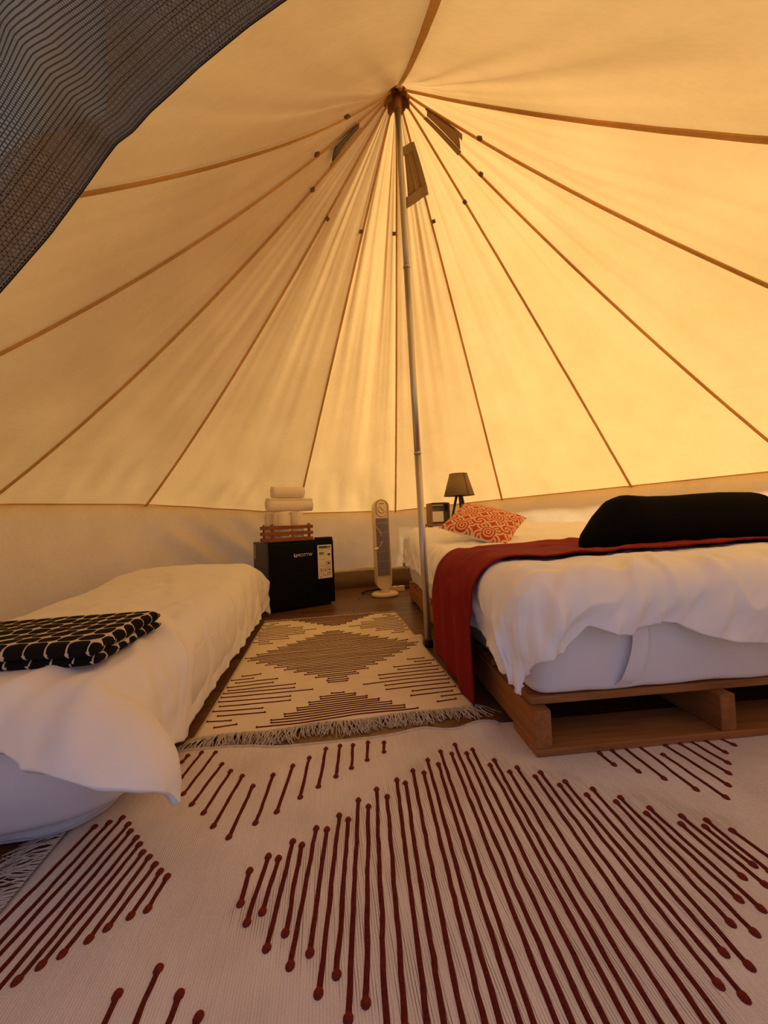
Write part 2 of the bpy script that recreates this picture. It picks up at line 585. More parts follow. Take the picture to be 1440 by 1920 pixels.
class MB:
    """collects shapes and links them as one mesh"""
    def __init__(self):
        self.v, self.f, self.mi = [], [], []
    def add(self, vs, fs, mi=0):
        n = len(self.v)
        self.v += [Vector(p) for p in vs]
        for f in fs:
            self.f.append(tuple(i + n for i in f))
            self.mi.append(mi)
        return self
    def box(self, x0, x1, y0, y1, z0, z1, bev=0., mi=0):
        if bev <= 0:
            vs = [(x, y, z) for z in (z0, z1) for y in (y0, y1) for x in (x0, x1)]
            return self.add(vs, [(0, 2, 3, 1), (4, 5, 7, 6), (0, 1, 5, 4), (2, 6, 7, 3), (0, 4, 6, 2), (1, 3, 7, 5)], mi)
        bm = bmesh.new()
        bmesh.ops.create_cube(bm, size=1.0)
        for q in bm.verts:
            q.co = Vector(((x0 + x1) / 2 + q.co.x * (x1 - x0), (y0 + y1) / 2 + q.co.y * (y1 - y0), (z0 + z1) / 2 + q.co.z * (z1 - z0)))
        bmesh.ops.bevel(bm, geom=list(bm.edges), offset=bev, segments=2, affect='EDGES', profile=.6)
        bm.verts.ensure_lookup_table()
        self.add([q.co.copy() for q in bm.verts], [tuple(q.index for q in f.verts) for f in bm.faces], mi)
        bm.free()
        return self
    def tube(self, pts, rad, n=8, caps=True, mi=0):
        pts = [Vector(p) for p in pts]
        rads = rad if isinstance(rad, (list, tuple)) else [rad] * len(pts)
        rings = []
        up = Vector((0, 0, 1))
        for i, p in enumerate(pts):
            t = (pts[min(i + 1, len(pts) - 1)] - pts[max(i - 1, 0)]).normalized()
            a = t.cross(up)
            if a.length < 1e-4:
                a = t.cross(Vector((1, 0, 0)))
            a.normalize()
            c = a.cross(t)
            rings.append([p + (a * math.cos(2 * PI * k / n) + c * math.sin(2 * PI * k / n)) * rads[i] for k in range(n)])
        fs = []
        for i in range(len(pts) - 1):
            for k in range(n):
                k2 = (k + 1) % n
                fs.append((i * n + k, i * n + k2, (i + 1) * n + k2, (i + 1) * n + k))
        vs = [p for r in rings for p in r]
        if caps:
            fs.append(tuple(range(n))[::-1])
            fs.append(tuple((len(pts) - 1) * n + k for k in range(n)))
        return self.add(vs, fs, mi)
    def lathe(self, prof, n=24, c=(0, 0), mi=0, sx=1., sy=1., caps=True):
        vs = [(c[0] + sx * r * math.cos(2 * PI * k / n), c[1] + sy * r * math.sin(2 * PI * k / n), z) for r, z in prof for k in range(n)]
        fs = []
        for i in range(len(prof) - 1):
            for k in range(n):
                k2 = (k + 1) % n
                fs.append((i * n + k, i * n + k2, (i + 1) * n + k2, (i + 1) * n + k))
        if caps:
            fs.append(tuple(range(n))[::-1])
            fs.append(tuple((len(prof) - 1) * n + k for k in range(n)))
        return self.add(vs, fs, mi)
    def prism(self, outline, y0, y1, mi=0):
        """outline in x,z extruded along y"""
        n = len(outline)
        vs = [(x, y0, z) for x, z in outline] + [(x, y1, z) for x, z in outline]
        fs = [tuple(range(n)), tuple(range(2 * n - 1, n - 1, -1))]
        for k in range(n):
            k2 = (k + 1) % n
            fs.append((k, n + k, n + k2, k2))
        return self.add(vs, fs, mi)
    def build(self, name, m=None, parent=None, smooth=False, mats=None):
        return obj(name, self.v, self.f, m, parent, smooth, mats=mats, fm=self.mi if mats else None)

def grid_faces(nu, nv):
    return [(i * nv + j, (i + 1) * nv + j, (i + 1) * nv + j + 1, i * nv + j + 1) for i in range(nu - 1) for j in range(nv - 1)]

def grid(name, fn, nu, nv, m, parent=None, thick=0., uv=None, offset=0., sub=0):
    vs, us = [], []
    for i in range(nu):
        for j in range(nv):
            a, b = i / (nu - 1), j / (nv - 1)
            vs.append(fn(a, b))
            if uv:
                us.append(uv(a, b))
    o = obj(name, vs, grid_faces(nu, nv), m, parent, True, uvs=us if uv else None)
    if thick:
        s = o.modifiers.new('thickness', 'SOLIDIFY')
        s.thickness = thick
        s.offset = offset
    if sub:
        s = o.modifiers.new('smooth', 'SUBSURF')
        s.levels = s.render_levels = sub
    return o

def fbm(x, y, z=0., oct=3):
    return noise.fractal(Vector((x, y, z)), 1.0, 2.0, oct)

def interp(tab, x):
    if x <= tab[0][0]:
        return tab[0][1]
    for (a, u), (b, v) in zip(tab, tab[1:]):
        if x <= b:
            t = (x - a) / (b - a)
            return u + (v - u) * t
    return tab[-1][1]

def sstep(a, b, x):
    t = min(1, max(0, (x - a) / (b - a)))
    return t * t * (3 - 2 * t)

# ------------------------------------------------------------------ the tent shell
AX, AY = .44, 1.805           # axis of the tent
ZT = 2.74
RE = 2.08
# seams: azimuth and eave height, walking round from the back
SEAMS = [(82, .70, .20), (109, .71, -.02), (144.5, .79, .20), (171, .756, .25), (197, .75, .33), (224, .75, .34), (260, .75, .15),
         (302, .76, .14), (328.5, .77, .22), (356, .775, .15), (383.5, .784, -.04), (413, .76, -.05), (442, .70, .20)]
OPEN = (5, 6)                  # the two gores that hold the doorway
U_OPEN = .765

def cone_pt(az, u, ze, dr=0., pull=0., sg=.15):
    a = math.radians(az)
    r = u * RE - pull
    z = ZT - (ZT - ze) * (u + sg * u * (1 - u))
    # inward offset along the cone normal
    nx = dr * .72
    return Vector((AX + (r - nx) * math.cos(a), AY + (r - nx) * math.sin(a), z - dr * .7))

def gore_pt(g, v, u, dr=0.):
    (a0, z0, s0), (a1, z1, s1) = SEAMS[g], SEAMS[g + 1]
    p0, p1 = cone_pt(a0, u, z0, sg=s0), cone_pt(a1, u, z1, sg=s1)
    p = p0.lerp(p1, v)
    az = math.radians(a0 + (a1 - a0) * v)
    nrm = Vector((math.cos(az), math.sin(az), .95)).normalized()
    s = math.sin(PI * v)
    # bulge a little outwards, radial pleats strongest near the crown
    full = (1 - math.cos(math.radians((a1 - a0) / 2))) * RE * u
    out = full * .45 * s
    w = (p1 - p0).length
    pl = fbm(v * 4.2 + g * 13.7, u * .9 + g, 0, 2) * .60 + fbm(v * 11 + g * 5.1, u * 1.3, 3.3, 2) * .10
    amp = {0: .060, 1: .034, 10: .030, 11: .038}.get(g, .022)
    fold = pl * amp * s ** .5 * min(1, w / .25) * (1.15 - .75 * sstep(.25, .95, u))
    soft = fbm(p.x * 1.6, p.y * 1.6, p.z * 1.6, 2) * .012 * s
    # pulls running into the eave
    low = sstep(.78, .93, u) * sstep(1.0, .96, u) * s ** .5 * .007 * (.4 + abs(fbm(v * 4, g * 2.0, 9, 2)) * 2) * math.sin(v * 30 + (1 - u) * 30 * (1 if g == 1 else -.6) + g)
    if g != 1:
        low *= .45
    return p + nrm * (out + fold + soft + low - dr)

ceil = struct(empty('ceiling', (0, 0, 0)), 'cream canvas cone of the bell tent')
for g in range(12):
    u1 = U_OPEN if g in OPEN else 1.02
    nv = 56 if g in (0, 1, 10, 11) else 34
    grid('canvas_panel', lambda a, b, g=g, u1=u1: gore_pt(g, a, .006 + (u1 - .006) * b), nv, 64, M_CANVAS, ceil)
# seam tapes: a raised double fold along every seam
for g in range(12):
    az, ze, sg = SEAMS[g]
    u1 = U_OPEN - .004 if g == 6 else .995
    vs, fs = [], []
    n = 60
    for i in range(n):
        u = .03 + (u1 - .03) * i / (n - 1)
        wd = (.0050 + .0035 * u) * (1.7 if g == 7 else 1.25 if g in (6, 8) else 1)
        da = math.degrees(wd / (u * RE))
        wob = fbm(i * .25, g * 3.1) * .15 * da
        sag = .004
        vs += [cone_pt(az - da + wob, u, ze, sag + .001, sg=sg), cone_pt(az - da + wob, u, ze, sag + .006, sg=sg), cone_pt(az + da + wob, u, ze, sag + .006, sg=sg), cone_pt(az + da + wob, u, ze, sag + .001, sg=sg)]
        if i:
            k = 4 * i
            for j in range(4):
                j2 = (j + 1) % 4
                fs.append((k - 4 + j, k - 4 + j2, k + j2, k + j))
    obj('seam_tape', vs, fs, M_TAPE, ceil)
# brown webbing tabs sewn on beside the seams
def tab(az, u, size=.019, tw=0., sg=.15):
    c = cone_pt(az, u, .75, .016, sg=sg)
    a = math.radians(az)
    ex = Vector((-math.sin(a), math.cos(a), 0))
    ez = (cone_pt(az, u - .01, .75) - cone_pt(az, u + .01, .75)).normalized()
    nn = ex.cross(ez).normalized()
    ex, ez = ex * math.cos(tw) + ez * math.sin(tw), ez * math.cos(tw) - ex * math.sin(tw)
    h = size / 2
    vs, fs = [], []
    # small loop: front strap and back strap folded over
    for d in (-.004, .004):
        for (p, q) in ((-h, -h), (h, -h), (h, h), (-h, h)):
            vs.append(c + ex * p + ez * q + nn * (d + (.004 if q < 0 else 0)))
    fs = [(0, 1, 2, 3), (7, 6, 5, 4), (0, 4, 5, 1), (1, 5, 6, 2), (2, 6, 7, 3), (3, 7, 4, 0)]
    obj('webbing_tab', vs, fs, M_TAB, ceil)
for g, az, u in ((5, 232, .229), (4, 201.6, .213), (3, 172.3, .211), (2, 144.5, .212), (1, 110.3, .215), (0, 84.2, .19), (11, 50.8, .206), (10, 22.6, .209), (9, 353.6, .196), (8, 324.5, .19)):
    tab(az, u, sg=SEAMS[g][2])

# three roof vents: netting set in a canvas frame, just inside the panels
def patch(name, quad, m, parent, off, n=8, thick=.003):
    """quad of (az, u) corners, bilinear"""
    (a0, b0), (a1, b1), (a2, b2), (a3, b3) = quad
    def gore_of(az):
        t = az % 360
        if t < 82:
            t += 360
        for g in range(12):
            if SEAMS[g][0] <= t <= SEAMS[g + 1][0]:
                return g, (t - SEAMS[g][0]) / (SEAMS[g + 1][0] - SEAMS[g][0])
    def fn(s, t):
        az = (a0 * (1 - s) + a1 * s) * (1 - t) + (a3 * (1 - s) + a2 * s) * t
        u = (b0 * (1 - s) + b1 * s) * (1 - t) + (b3 * (1 - s) + b2 * s) * t
        g, v = gore_of(az)
        # plain conical surface, so the patch stays flat over the pleats
        ze = SEAMS[g][1] * (1 - v) + SEAMS[g + 1][1] * v
        sg = SEAMS[g][2] * (1 - v) + SEAMS[g + 1][2] * v
        return cone_pt(az, u, ze, off, sg=sg)
    return grid(name, fn, n, n, m, parent, thick)
# middle vent beside the pole
vm = patch('vent_netting', ((67, .080), (46, .083), (49, .148), (69, .145)), M_VENT, ceil, .018)
patch('vent_frame', ((68.5, .074), (44.5, .079), (45.5, .090), (69, .086)), M_VENTF, vm, .023)
patch('vent_frame', ((52.5, .082), (44.5, .080), (47.2, .152), (53, .150)), M_VENTF, vm, .023)
patch('vent_frame', ((71, .142), (47, .144), (48, .162), (72, .158)), M_VENTF, vm, .023)
patch('vent_divider', ((61.5, .085), (59, .085), (57, .146), (60, .146)), M_VENTF, vm, .022)
# left vent, shade of its outer flap painted as a dark slit
vl = patch('vent_netting', ((203, .113), (192.5, .105), (180.5, .165), (195.2, .166)), M_VENTD, ceil, .020)
patch('vent_frame', ((191.8, .100), (188.5, .100), (177.5, .172), (180.4, .172)), M_VENTF, vl, .025)
# right vent
vr = patch('vent_netting', ((341, .074), (323, .078), (330, .140), (349, .148)), M_VENT, ceil, .018)
patch('vent_frame', ((324, .076), (320.5, .079), (327, .142), (330, .142)), M_TAB, vr, .023)
patch('vent_frame', ((351, .068), (342, .074), (349, .152), (355, .148)), M_VENTF, vr, .023)
patch('vent_frame', ((333, .137), (326, .138), (329, .154), (336, .152)), M_VENTF, vr, .023)
# crown: brown reinforcement gathered round the pole head
bm_ = MB()
n = 26
vs, fs = [], []
for i in range(7):
    t = i / 6
    for k in range(n):
        a = 2 * PI * k / n
        ru = (.020 + .040 * t + (.007 * math.sin(k * 2.4) * t if i else 0))
        vs.append((AX + ru * math.cos(a), AY + ru * math.sin(a), 2.742 - .085 * t - .016 * math.sin(k * 1.7) * t))
for i in range(6):
    for k in range(n):
        fs.append((i * n + k, i * n + (k + 1) % n, (i + 1) * n + (k + 1) % n, (i + 1) * n + k))
fs.append(tuple(range(n))[::-1])
cap = obj('apex_cap', vs, fs, M_CAP, ceil, True)
s_ = cap.modifiers.new('thickness', 'SOLIDIFY')
s_.thickness = .004

# walls: from the eave down to the hem, a little inward
def wall_pt(az, t, dr=0.):
    """t=0 eave, 1 hem"""
    a_ = az if az >= 82 else az + 360
    for g in range(12):
        if SEAMS[g][0] <= a_ <= SEAMS[g + 1][0]:
            break
    (a0, z0, s0), (a1, z1, s1) = SEAMS[g], SEAMS[g + 1]
    v = (a_ - a0) / (a1 - a0)
    p0, p1 = cone_pt(a0, 1, z0), cone_pt(a1, 1, z1)
    p = p0.lerp(p1, v)
    c = Vector((AX, AY, 0))
    d = Vector((p.x - AX, p.y - AY, 0))
    # chord at the top relaxes into a circle lower down, radius shrinks to the base
    rad = d.length * (1 - t) + 1.93 * t
    rad -= .004 + .02 * math.sin(PI * t) * math.sin(PI * v)
    dn = d.normalized()
    z = p.z * (1 - t) + .115 * t + .02 * max(0, .06 - t) / .06
    wr = fbm(a_ * .11 + t * 1.2, t * 1.6, 5, 3) * .018 * math.sin(PI * min(1, t * 1.1 + .02))
    if 109 < a_ < 148:
        k = sstep(109, 116, a_) * sstep(147, 137, a_)
        wr += .034 * k * math.sin((a_ * .95 + t * 21) * .62) * math.sin(PI * min(1, t + .12)) ** .7
    elif 82 <= a_ <= 109 or 430 < a_:
        wr += .012 * math.sin((a_ * .8 - t * 12) * .4) * math.sin(PI * t)
    else:
        wr += .006 * math.sin((a_ * .9 + t * 14) * .35) * math.sin(PI * t)
    rad += wr - dr
    return Vector((AX + dn.x * rad, AY + dn.y * rad, z))

def hem_pt(az, t):
    p = wall_pt(az, 1.)
    d = Vector((p.x - AX, p.y - AY, 0)).normalized()
    q = p - d * (.010 + .004 * math.sin(t * PI))
    q.z = .175 - .075 * t + .006 * math.sin(az * .5)
    return q

for side, lo, hi in (('left', 128, 228), ('back', 38, 128), ('right', -69, 38)):
    W = struct(empty('wall_' + side), 'cream canvas side wall of the tent, ' + side + ' stretch')
    n = int((hi - lo) * 1.5)
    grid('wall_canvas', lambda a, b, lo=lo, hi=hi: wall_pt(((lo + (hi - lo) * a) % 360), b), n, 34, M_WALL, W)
    grid('wall_hem', lambda a, b, lo=lo, hi=hi: hem_pt(((lo + (hi - lo) * a) % 360), b), n, 4, M_HEM, W, .003)
    # eave seam
    vs = [wall_pt((lo + (hi - lo) * i / n) % 360, .004, .010) for i in range(n + 1)]
    MB().tube(vs, .0045, 5).build('eave_seam', M_TAPE, W)
    def sk(a, b, lo=lo, hi=hi):
        az = math.radians(lo + (hi - lo) * a)
        r = 1.905 - .02 * b
        return Vector((AX + r * math.cos(az), AY + r * math.sin(az), .155 * (1 - b) - .03 * b))
    struct(grid('baseboard_' + side, sk, n, 3, M_SKIRT, None, .012), 'brown upturned groundsheet edge, ' + side + ' side')

# floor boards
fl_ = struct(empty('floor', (0, 0, 0)), 'brown wooden board floor')
BW = .118
ny = 0
y = -.45
while y < 3.95:
    x0 = -1.75 - random.random() * .6
    half = math.sqrt(max(0, 2.05 ** 2 - min(2.05, abs(y + BW / 2 - AY)) ** 2))
    xa, xb = AX - half - .02, AX + half + .02
    x = xa
    first = True
    while x < xb - .05:
        ln = random.uniform(.9, 1.7) if first else 1.5
        first = False
        x1 = min(xb, x + ln)
        if xb - x1 < .3:
            x1 = xb
        MB().box(x + .0012, x1 - .0012, y + .0012, y + BW - .0012, -.022, random.uniform(-.0008, .0), .0012).build('floor_board', M_FLOOR, fl_)
        x = x1
    y += BW
sub = MB().box(AX - 2.3, AX + 2.3, AY - 2.3, AY + 2.3, -.06, -.0225).build('floor_deck', M_DARKW, fl_)
struct(MB().box(-60, 60, -60, 60, -.5, -.06).build('ground', M_GROUND))

# ------------------------------------------------------------------ centre pole
pole = tag(empty('tent_pole', (.479, 1.826, 0)), 'tall galvanised steel centre pole standing from floor to tent crown', 'pole')
def pp(z):
    return Vector((-.039 * z / 2.7, -.018 * z / 2.7, z))
for z0, z1, r in ((.03, .93, .0165), (.93, 1.84, .0158), (1.84, 2.66, .0152)):
    MB().tube([pp(z0), pp((z0 + z1) / 2), pp(z1)], r, 20).build('pole_section', M_STEEL, pole, True)
for z in (.93, 1.84):
    MB().tube([pp(z - .006), pp(z + .006)], .0178, 20).build('pole_joint', M_STEEL, pole, True)
MB().lathe([(.0, 0), (.0215, 0), (.0215, .014), (.019, .034), (.0, .034)], 20).build('rubber_foot', M_BLACKP, pole, True)
MB().tube([pp(2.62), pp(2.69)], .021, 16).build('pole_cap', M_CAP, pole, True)

# ------------------------------------------------------------------ rugs
def strand_fringe(mb, root, d, ln, rad, seg=4):
    side = Vector((-d.y, d.x, 0))
    c1, c2 = random.gauss(0, .22), random.gauss(0, .25)
    pts, rr = [], []
    for i in range(seg + 1):
        t = i / seg
        p = root + d * ln * t + side * ln * (c1 * t + c2 * t * t)
        p.z = root.z * (1 - t) ** 1.5 + .0035 + .007 * math.sin(PI * t) * random.uniform(.3, 1.2)
        pts.append(p)
        rr.append(rad * (1 - .35 * t))
    mb.tube(pts, rr, 4, False)

def stripe(parent, P0, P1, hfun, wd, seed, kn=.86):
    """tufted stripe: domed ribbon with a fat knot at both ends"""
    P0, P1 = Vector((*P0, 0)), Vector((*P1, 0))
    ln = (P1 - P0).length
    if ln < .008:
        return
    d = (P1 - P0).normalized()
    s = Vector((-d.y, d.x, 0))
    n = max(4, min(26, int(ln / .018)))
    vs, fs = [], []
    for i in range(n + 1):
        t = i / n
        c = P0.lerp(P1, t) + s * fbm(t * ln * 22, seed * 1.7) * wd * .22
        ww = wd * (.5 + .08 * fbm(t * ln * 60, seed * 3.3))
        for k, hh in ((-1, .0002), (-.45, .0026), (.45, .0026), (1, .0002)):
            q = c + s * ww * k
            q.z = hfun(q.x, q.y) + hh
            vs.append(q)
    for i in range(n):
        for k in range(3):
            fs.append((i * 4 + k, i * 4 + k + 1, i * 4 + k + 5, i * 4 + k + 4))
    o = obj('tufted_stripe', vs, fs, M_STRIPE, parent, True)
    for c in (P0, P1):
        vs, fs = [], []
        m_ = 10
        top = Vector((c.x, c.y, 0))
        top.z = hfun(c.x, c.y) + .0048
        vs.append(top)
        for rr, hh in ((.62, .0040), (1, .0003)):
            for k in range(m_):
                a = 2 * PI * k / m_
                q = c + (d * math.cos(a) * 1.15 + s * math.sin(a)) * wd * kn * rr
                q.z = hfun(q.x, q.y) + hh
                vs.append(q)
        for k in range(m_):
            k2 = (k + 1) % m_
            fs.append((0, 1 + k, 1 + k2))
            fs.append((1 + k, 1 + m_ + k, 1 + m_ + k2, 1 + k2))
        obj('yarn_knot', vs, fs, M_KNOT, o, True)

# far rug, between the beds
def hA(x, y):
    h = .0075 + .0016 * fbm(x * 5, y * 4, 1, 2)
    h += .020 * math.exp(-((y - 1.945) / .022) ** 2) * sstep(.30, .47, x)
    h += .006 * math.exp(-((y - 1.24) / .05) ** 2) * (.5 + .5 * math.sin(x * 17))
    return h
AX0, AX1, AY0, AY1 = -.388, .456, 1.195, 2.558
rugA = tag(empty('woven_rug', (0, 0, 0)), 'smaller cream rug with rust diamonds and fringed ends lying between the two beds', 'rug')
def rA(a, b):
    x = AX0 + (AX1 - AX0) * a
    y = AY0 + (AY1 - AY0) * b
    x += (.022 * math.exp(-((y - 1.93) / .05) ** 2) if a > .5 else 0) * (a - .5) * 2
    y += .006 * math.sin(a * 19) * (1 - b) ** 6
    return Vector((x, y, hA(x, y)))
grid('rug_weave', rA, 60, 100, M_RUGA, rugA, .006, offset=-1)
sA = 0
def lineA(x0, x1, y):
    global sA
    sA += 1
    dy = (x1 - x0) * .006
    x0, x1 = max(AX0 + .008, x0), min(AX1 - .008, x1)
    if x1 - x0 > .02:
        stripe(rugA, (x0, y + random.uniform(-.002, .002) + (.014 if x0 < -.35 and y < 1.5 else 0)), (x1, y + dy + random.uniform(-.002, .002)), hA, .0041, sA, .80)
# central diamond
cy, hh_, hw_ = 1.868, .365, .40
k = 0
yy = cy - hh_
while yy <= cy + hh_:
    t = 1 - abs(yy - cy) / hh_
    jit = .018 if k % 2 else -.014
    hw = max(.035, hw_ * t + jit)
    lineA(.034 - hw, .034 + hw, yy)
    yy += .0198
    k += 1
# triangle at the near end, apex pointing away
yy, k = 1.405, 0
while yy > 1.215:
    t = (1.43 - yy) / .205
    hw = .225 * t + (.015 if k % 2 else -.006)
    lineA(.03 - hw, .03 + hw, yy)
    yy -= .0168
    k += 1
# triangle at the far end
yy, k = 2.345, 0
while yy < 2.54:
    t = (yy - 2.315) / .21
    hw = .225 * t + (.015 if k % 2 else -.006)
    lineA(.05 - hw, .05 + hw, yy)
    yy += .0175
    k += 1
# half diamonds along both edges
for side in (-1, 1):
    for cyy, hgt in ((2.283, .235), (1.458, .245)):
        yy, k = cyy - hgt, 0
        while yy <= cyy + hgt:
            t = 1 - abs(yy - cyy) / hgt
            ln = .30 * t + (.02 if k % 2 else -.012)
            pos = .012 + max(0, (1 - t)) * .04 * (k % 2)
            if ln > .03:
                if side < 0:
                    lineA(AX0 + pos, AX0 + pos + ln, yy)
                else:
                    lineA(AX1 - pos - ln, AX1 - pos, yy)
            yy += .0345
            k += 1
mb = MB()
for i in range(420):
    x = AX0 + (AX1 - AX0) * (i + random.random() * .5) / 420
    d = Vector((.14 * math.sin(x * 23) + (.5 * sstep(.36, .46, x)) - .35 * sstep(-.30, -.39, x), -1, 0)).normalized()
    strand_fringe(mb, Vector((x, AY0 + .004 + .006 * math.sin((x - AX0) / (AX1 - AX0) * 19), hA(x, AY0))), d, random.uniform(.048, .07) * (1 + .2 * math.sin(x * 31)), .0014)
o = mb.build('near_fringe', M_FRINGE, rugA, True)
o['kind'] = 'stuff'
mb = MB()
for i in range(300):
    x = AX0 + (AX1 - AX0) * (i + random.random() * .5) / 300
    strand_fringe(mb, Vector((x, AY1 - .004, hA(x, AY1))), Vector((random.gauss(0, .3), 1, 0)).normalized(), random.uniform(.025, .05), .0015, 3)
o = mb.build('far_fringe', M_FRINGE, rugA, True)
o['kind'] = 'stuff'

# near rug, in front of the camera
BX0, BX1, BY0 = -.532, 1.62, -.06
def edgeB(x):
    return interp(((-.53, 1.155), (-.395, 1.15), (-.275, 1.139), (-.172, 1.107), (0, 1.097), (.116, 1.091), (.269, 1.096), (.355, 1.075), (.464, 1.081), (.6, 1.06), (1.62, .99)), x)
def hB(x, y):
    e = edgeB(x)
    h = .0078 + .0020 * fbm(x * 3.2, y * 3.2, 4, 2)
    h += .016 * math.exp(-((e - y) / .05) ** 2) * (math.exp(-((x - .42) / .06) ** 2) + .45 * math.exp(-((x - .25) / .05) ** 2) + .3 * math.exp(-((x + .20) / .05) ** 2))
    if x > .47 and y > .82:
        h = min(h, .0078)
    return h
rugB = tag(empty('woven_rug', (0, 0, 0)), 'large cream rug with long rust stripes filling the foreground, partly under the pallet', 'rug')
def rB(a, b):
    x = BX0 + (BX1 - BX0) * a
    y = BY0 + (edgeB(x) - BY0) * b
    return Vector((x, y, hB(x, y)))
grid('rug_weave', rB, 150, 90, M_RUGB, rugB, .006, offset=-1)
nst = 36
vs = [Vector((BX0 + (BX1 - BX0) * i / 140, edgeB(BX0 + (BX1 - BX0) * i / 140) - .003, 0)) for i in range(141)]
for q in vs:
    q.z = hB(q.x, q.y) - .0005
MB().tube(vs, .004, 6).build('stitched_edge', M_FRINGE, rugB, True)

def up(px, py):
    """a measured point of the pattern, taken down onto the floor"""
    c = (px - 720., py - 960., FPX)
    r = [sum(RW[i][k] * c[k] for k in range(3)) for i in range(3)]
    t = (.008 - CAM_Z) / r[2]
    return (r[0] * t, r[1] * t)
LB = []
# left fan
for a, b in (((177, 1552), (31, 1700)), ((204, 1544), (62, 1700)), ((229, 1535), (81, 1700)), ((240, 1547), (106, 1700)), ((244, 1560), (127, 1700))):
    p, q = up(*a), up(*b)
    LB.append((p, (p[0] + (q[0] - p[0]) * 1.9, p[1] + (q[1] - p[1]) * 1.9)))
for a, b in (((255, 1572), (32, 1840)), ((261, 1584), (77, 1811)), ((267, 1599), (117, 1790)), ((279, 1608), (167, 1762)), ((290, 1622), (202, 1740)), ((300, 1635), (245, 1718)), ((313, 1645), (277, 1705))):
    LB.append((up(*a), up(*b)))
# upper row
for a, b in (((352, 1418), (341, 1430)), ((378, 1412), (340, 1459)), ((404, 1412), (344, 1489)), ((416, 1434), (360, 1508)), ((432, 1447), (382, 1524)), ((454, 1456), (400, 1549)), ((474, 1475), (429, 1570)),
             ((512, 1454), (479, 1543)), ((549, 1437), (519, 1522)), ((580, 1422), (563, 1495)), ((611, 1405), (597, 1475)), ((637.5, 1399), (630, 1456)), ((662, 1398), (659, 1440)), ((690, 1393), (688.5, 1425)), ((720, 1393), (720, 1410))):
    LB.append((up(*a), up(*b)))
# near corner, tips of the next diamond
for a, b in (((297, 1817), (252, 1920)), ((220, 1865), (192, 1925)), ((336, 1865), (312, 1925)), ((372, 1907), (362, 1930))):
    p, q = up(*a), up(*b)
    f = 3.2 if a[0] == 297 else 3.0
    LB.append((p, (p[0] + (q[0] - p[0]) * f, p[1] + (q[1] - p[1]) * f)))
# big diamond, left flank
for a, b in (((468, 1634), (451, 1695)), ((503, 1607), (463, 1730)), ((522, 1611), (492, 1710)), ((549, 1579), (500, 1777)), ((566, 1586), (535, 1749)), ((593, 1554), (544, 1810)), ((613, 1556), (581, 1786)),
             ((636, 1529), (597, 1862)), ((653, 1537), (631, 1827)), ((672, 1500), (653, 1910)), ((691, 1512), (686, 1880))):
    LB.append((up(*a), up(*b)))
# big diamond, middle: mirrored about its waist
for a in ((706, 1480), (726, 1494), (744, 1463), (760, 1469), (774, 1446), (795, 1450), (802, 1426), (822, 1434), (826, 1410), (847, 1414), (853, 1397), (875, 1413), (886, 1406), (919, 1435), (927, 1426), (956, 1448), (970, 1440), (1004, 1457), (1014, 1449)):
    p = up(*a)
    yc = .69 - .1 * (p[0] + .15) / .85
    ln = 2 * (p[1] - yc)
    LB.append((p, (p[0] - .10 * ln + .02 * (p[0] - .3), p[1] - ln)))
# big diamond, right flank
for a, b in (((1050, 1473), (1347, 1845)), ((1060, 1466), (1395, 1870)), ((1101, 1491), (1357, 1787)), ((1112, 1480), (1405, 1812)), ((1156, 1504), (1370, 1732)), ((1164, 1496), (1415, 1750)), ((1213, 1526), (1385, 1687)), ((1219, 1516), (1427, 1705)),
             ((1278, 1546), (1392, 1645)), ((1279, 1531), (1435, 1660)), ((1323, 1551), (1412, 1622)), ((1326, 1539), (1445, 1636)), ((1374, 1558), (1450, 1612))):
    LB.append((up(*a), up(*b)))
# upper right, running out from under the pallet
for a, b in (((1125, 1413), (1151, 1434)), ((1148, 1408), (1197, 1447)), ((1170, 1402), (1245, 1460)), ((1195, 1397), (1305, 1480)), ((1244, 1416), (1361, 1495)), ((1249, 1399), (1365, 1472)), ((1275, 1395), (1366, 1450)), ((1295, 1391), (1365, 1431)), ((1322, 1389), (1360, 1411)), ((1350, 1385), (1376, 1397))):
    LB.append((up(*a), up(*b)))
for i, (p, q) in enumerate(LB):
    stripe(rugB, p, q, hB, .0078, i + 200)
mb = MB()
for i in range(300):
    yb = .30 + .85 * (i + random.random()) / 300
    d = Vector((-1, -.22 - .25 * math.sin(yb * 21), 0)).normalized()
    strand_fringe(mb, Vector((BX0 + .004, yb, hB(BX0, yb))), d, random.uniform(.06, .095), .0013, 5)
o = mb.build('side_fringe', M_FRINGE, rugB, True)
o['kind'] = 'stuff'

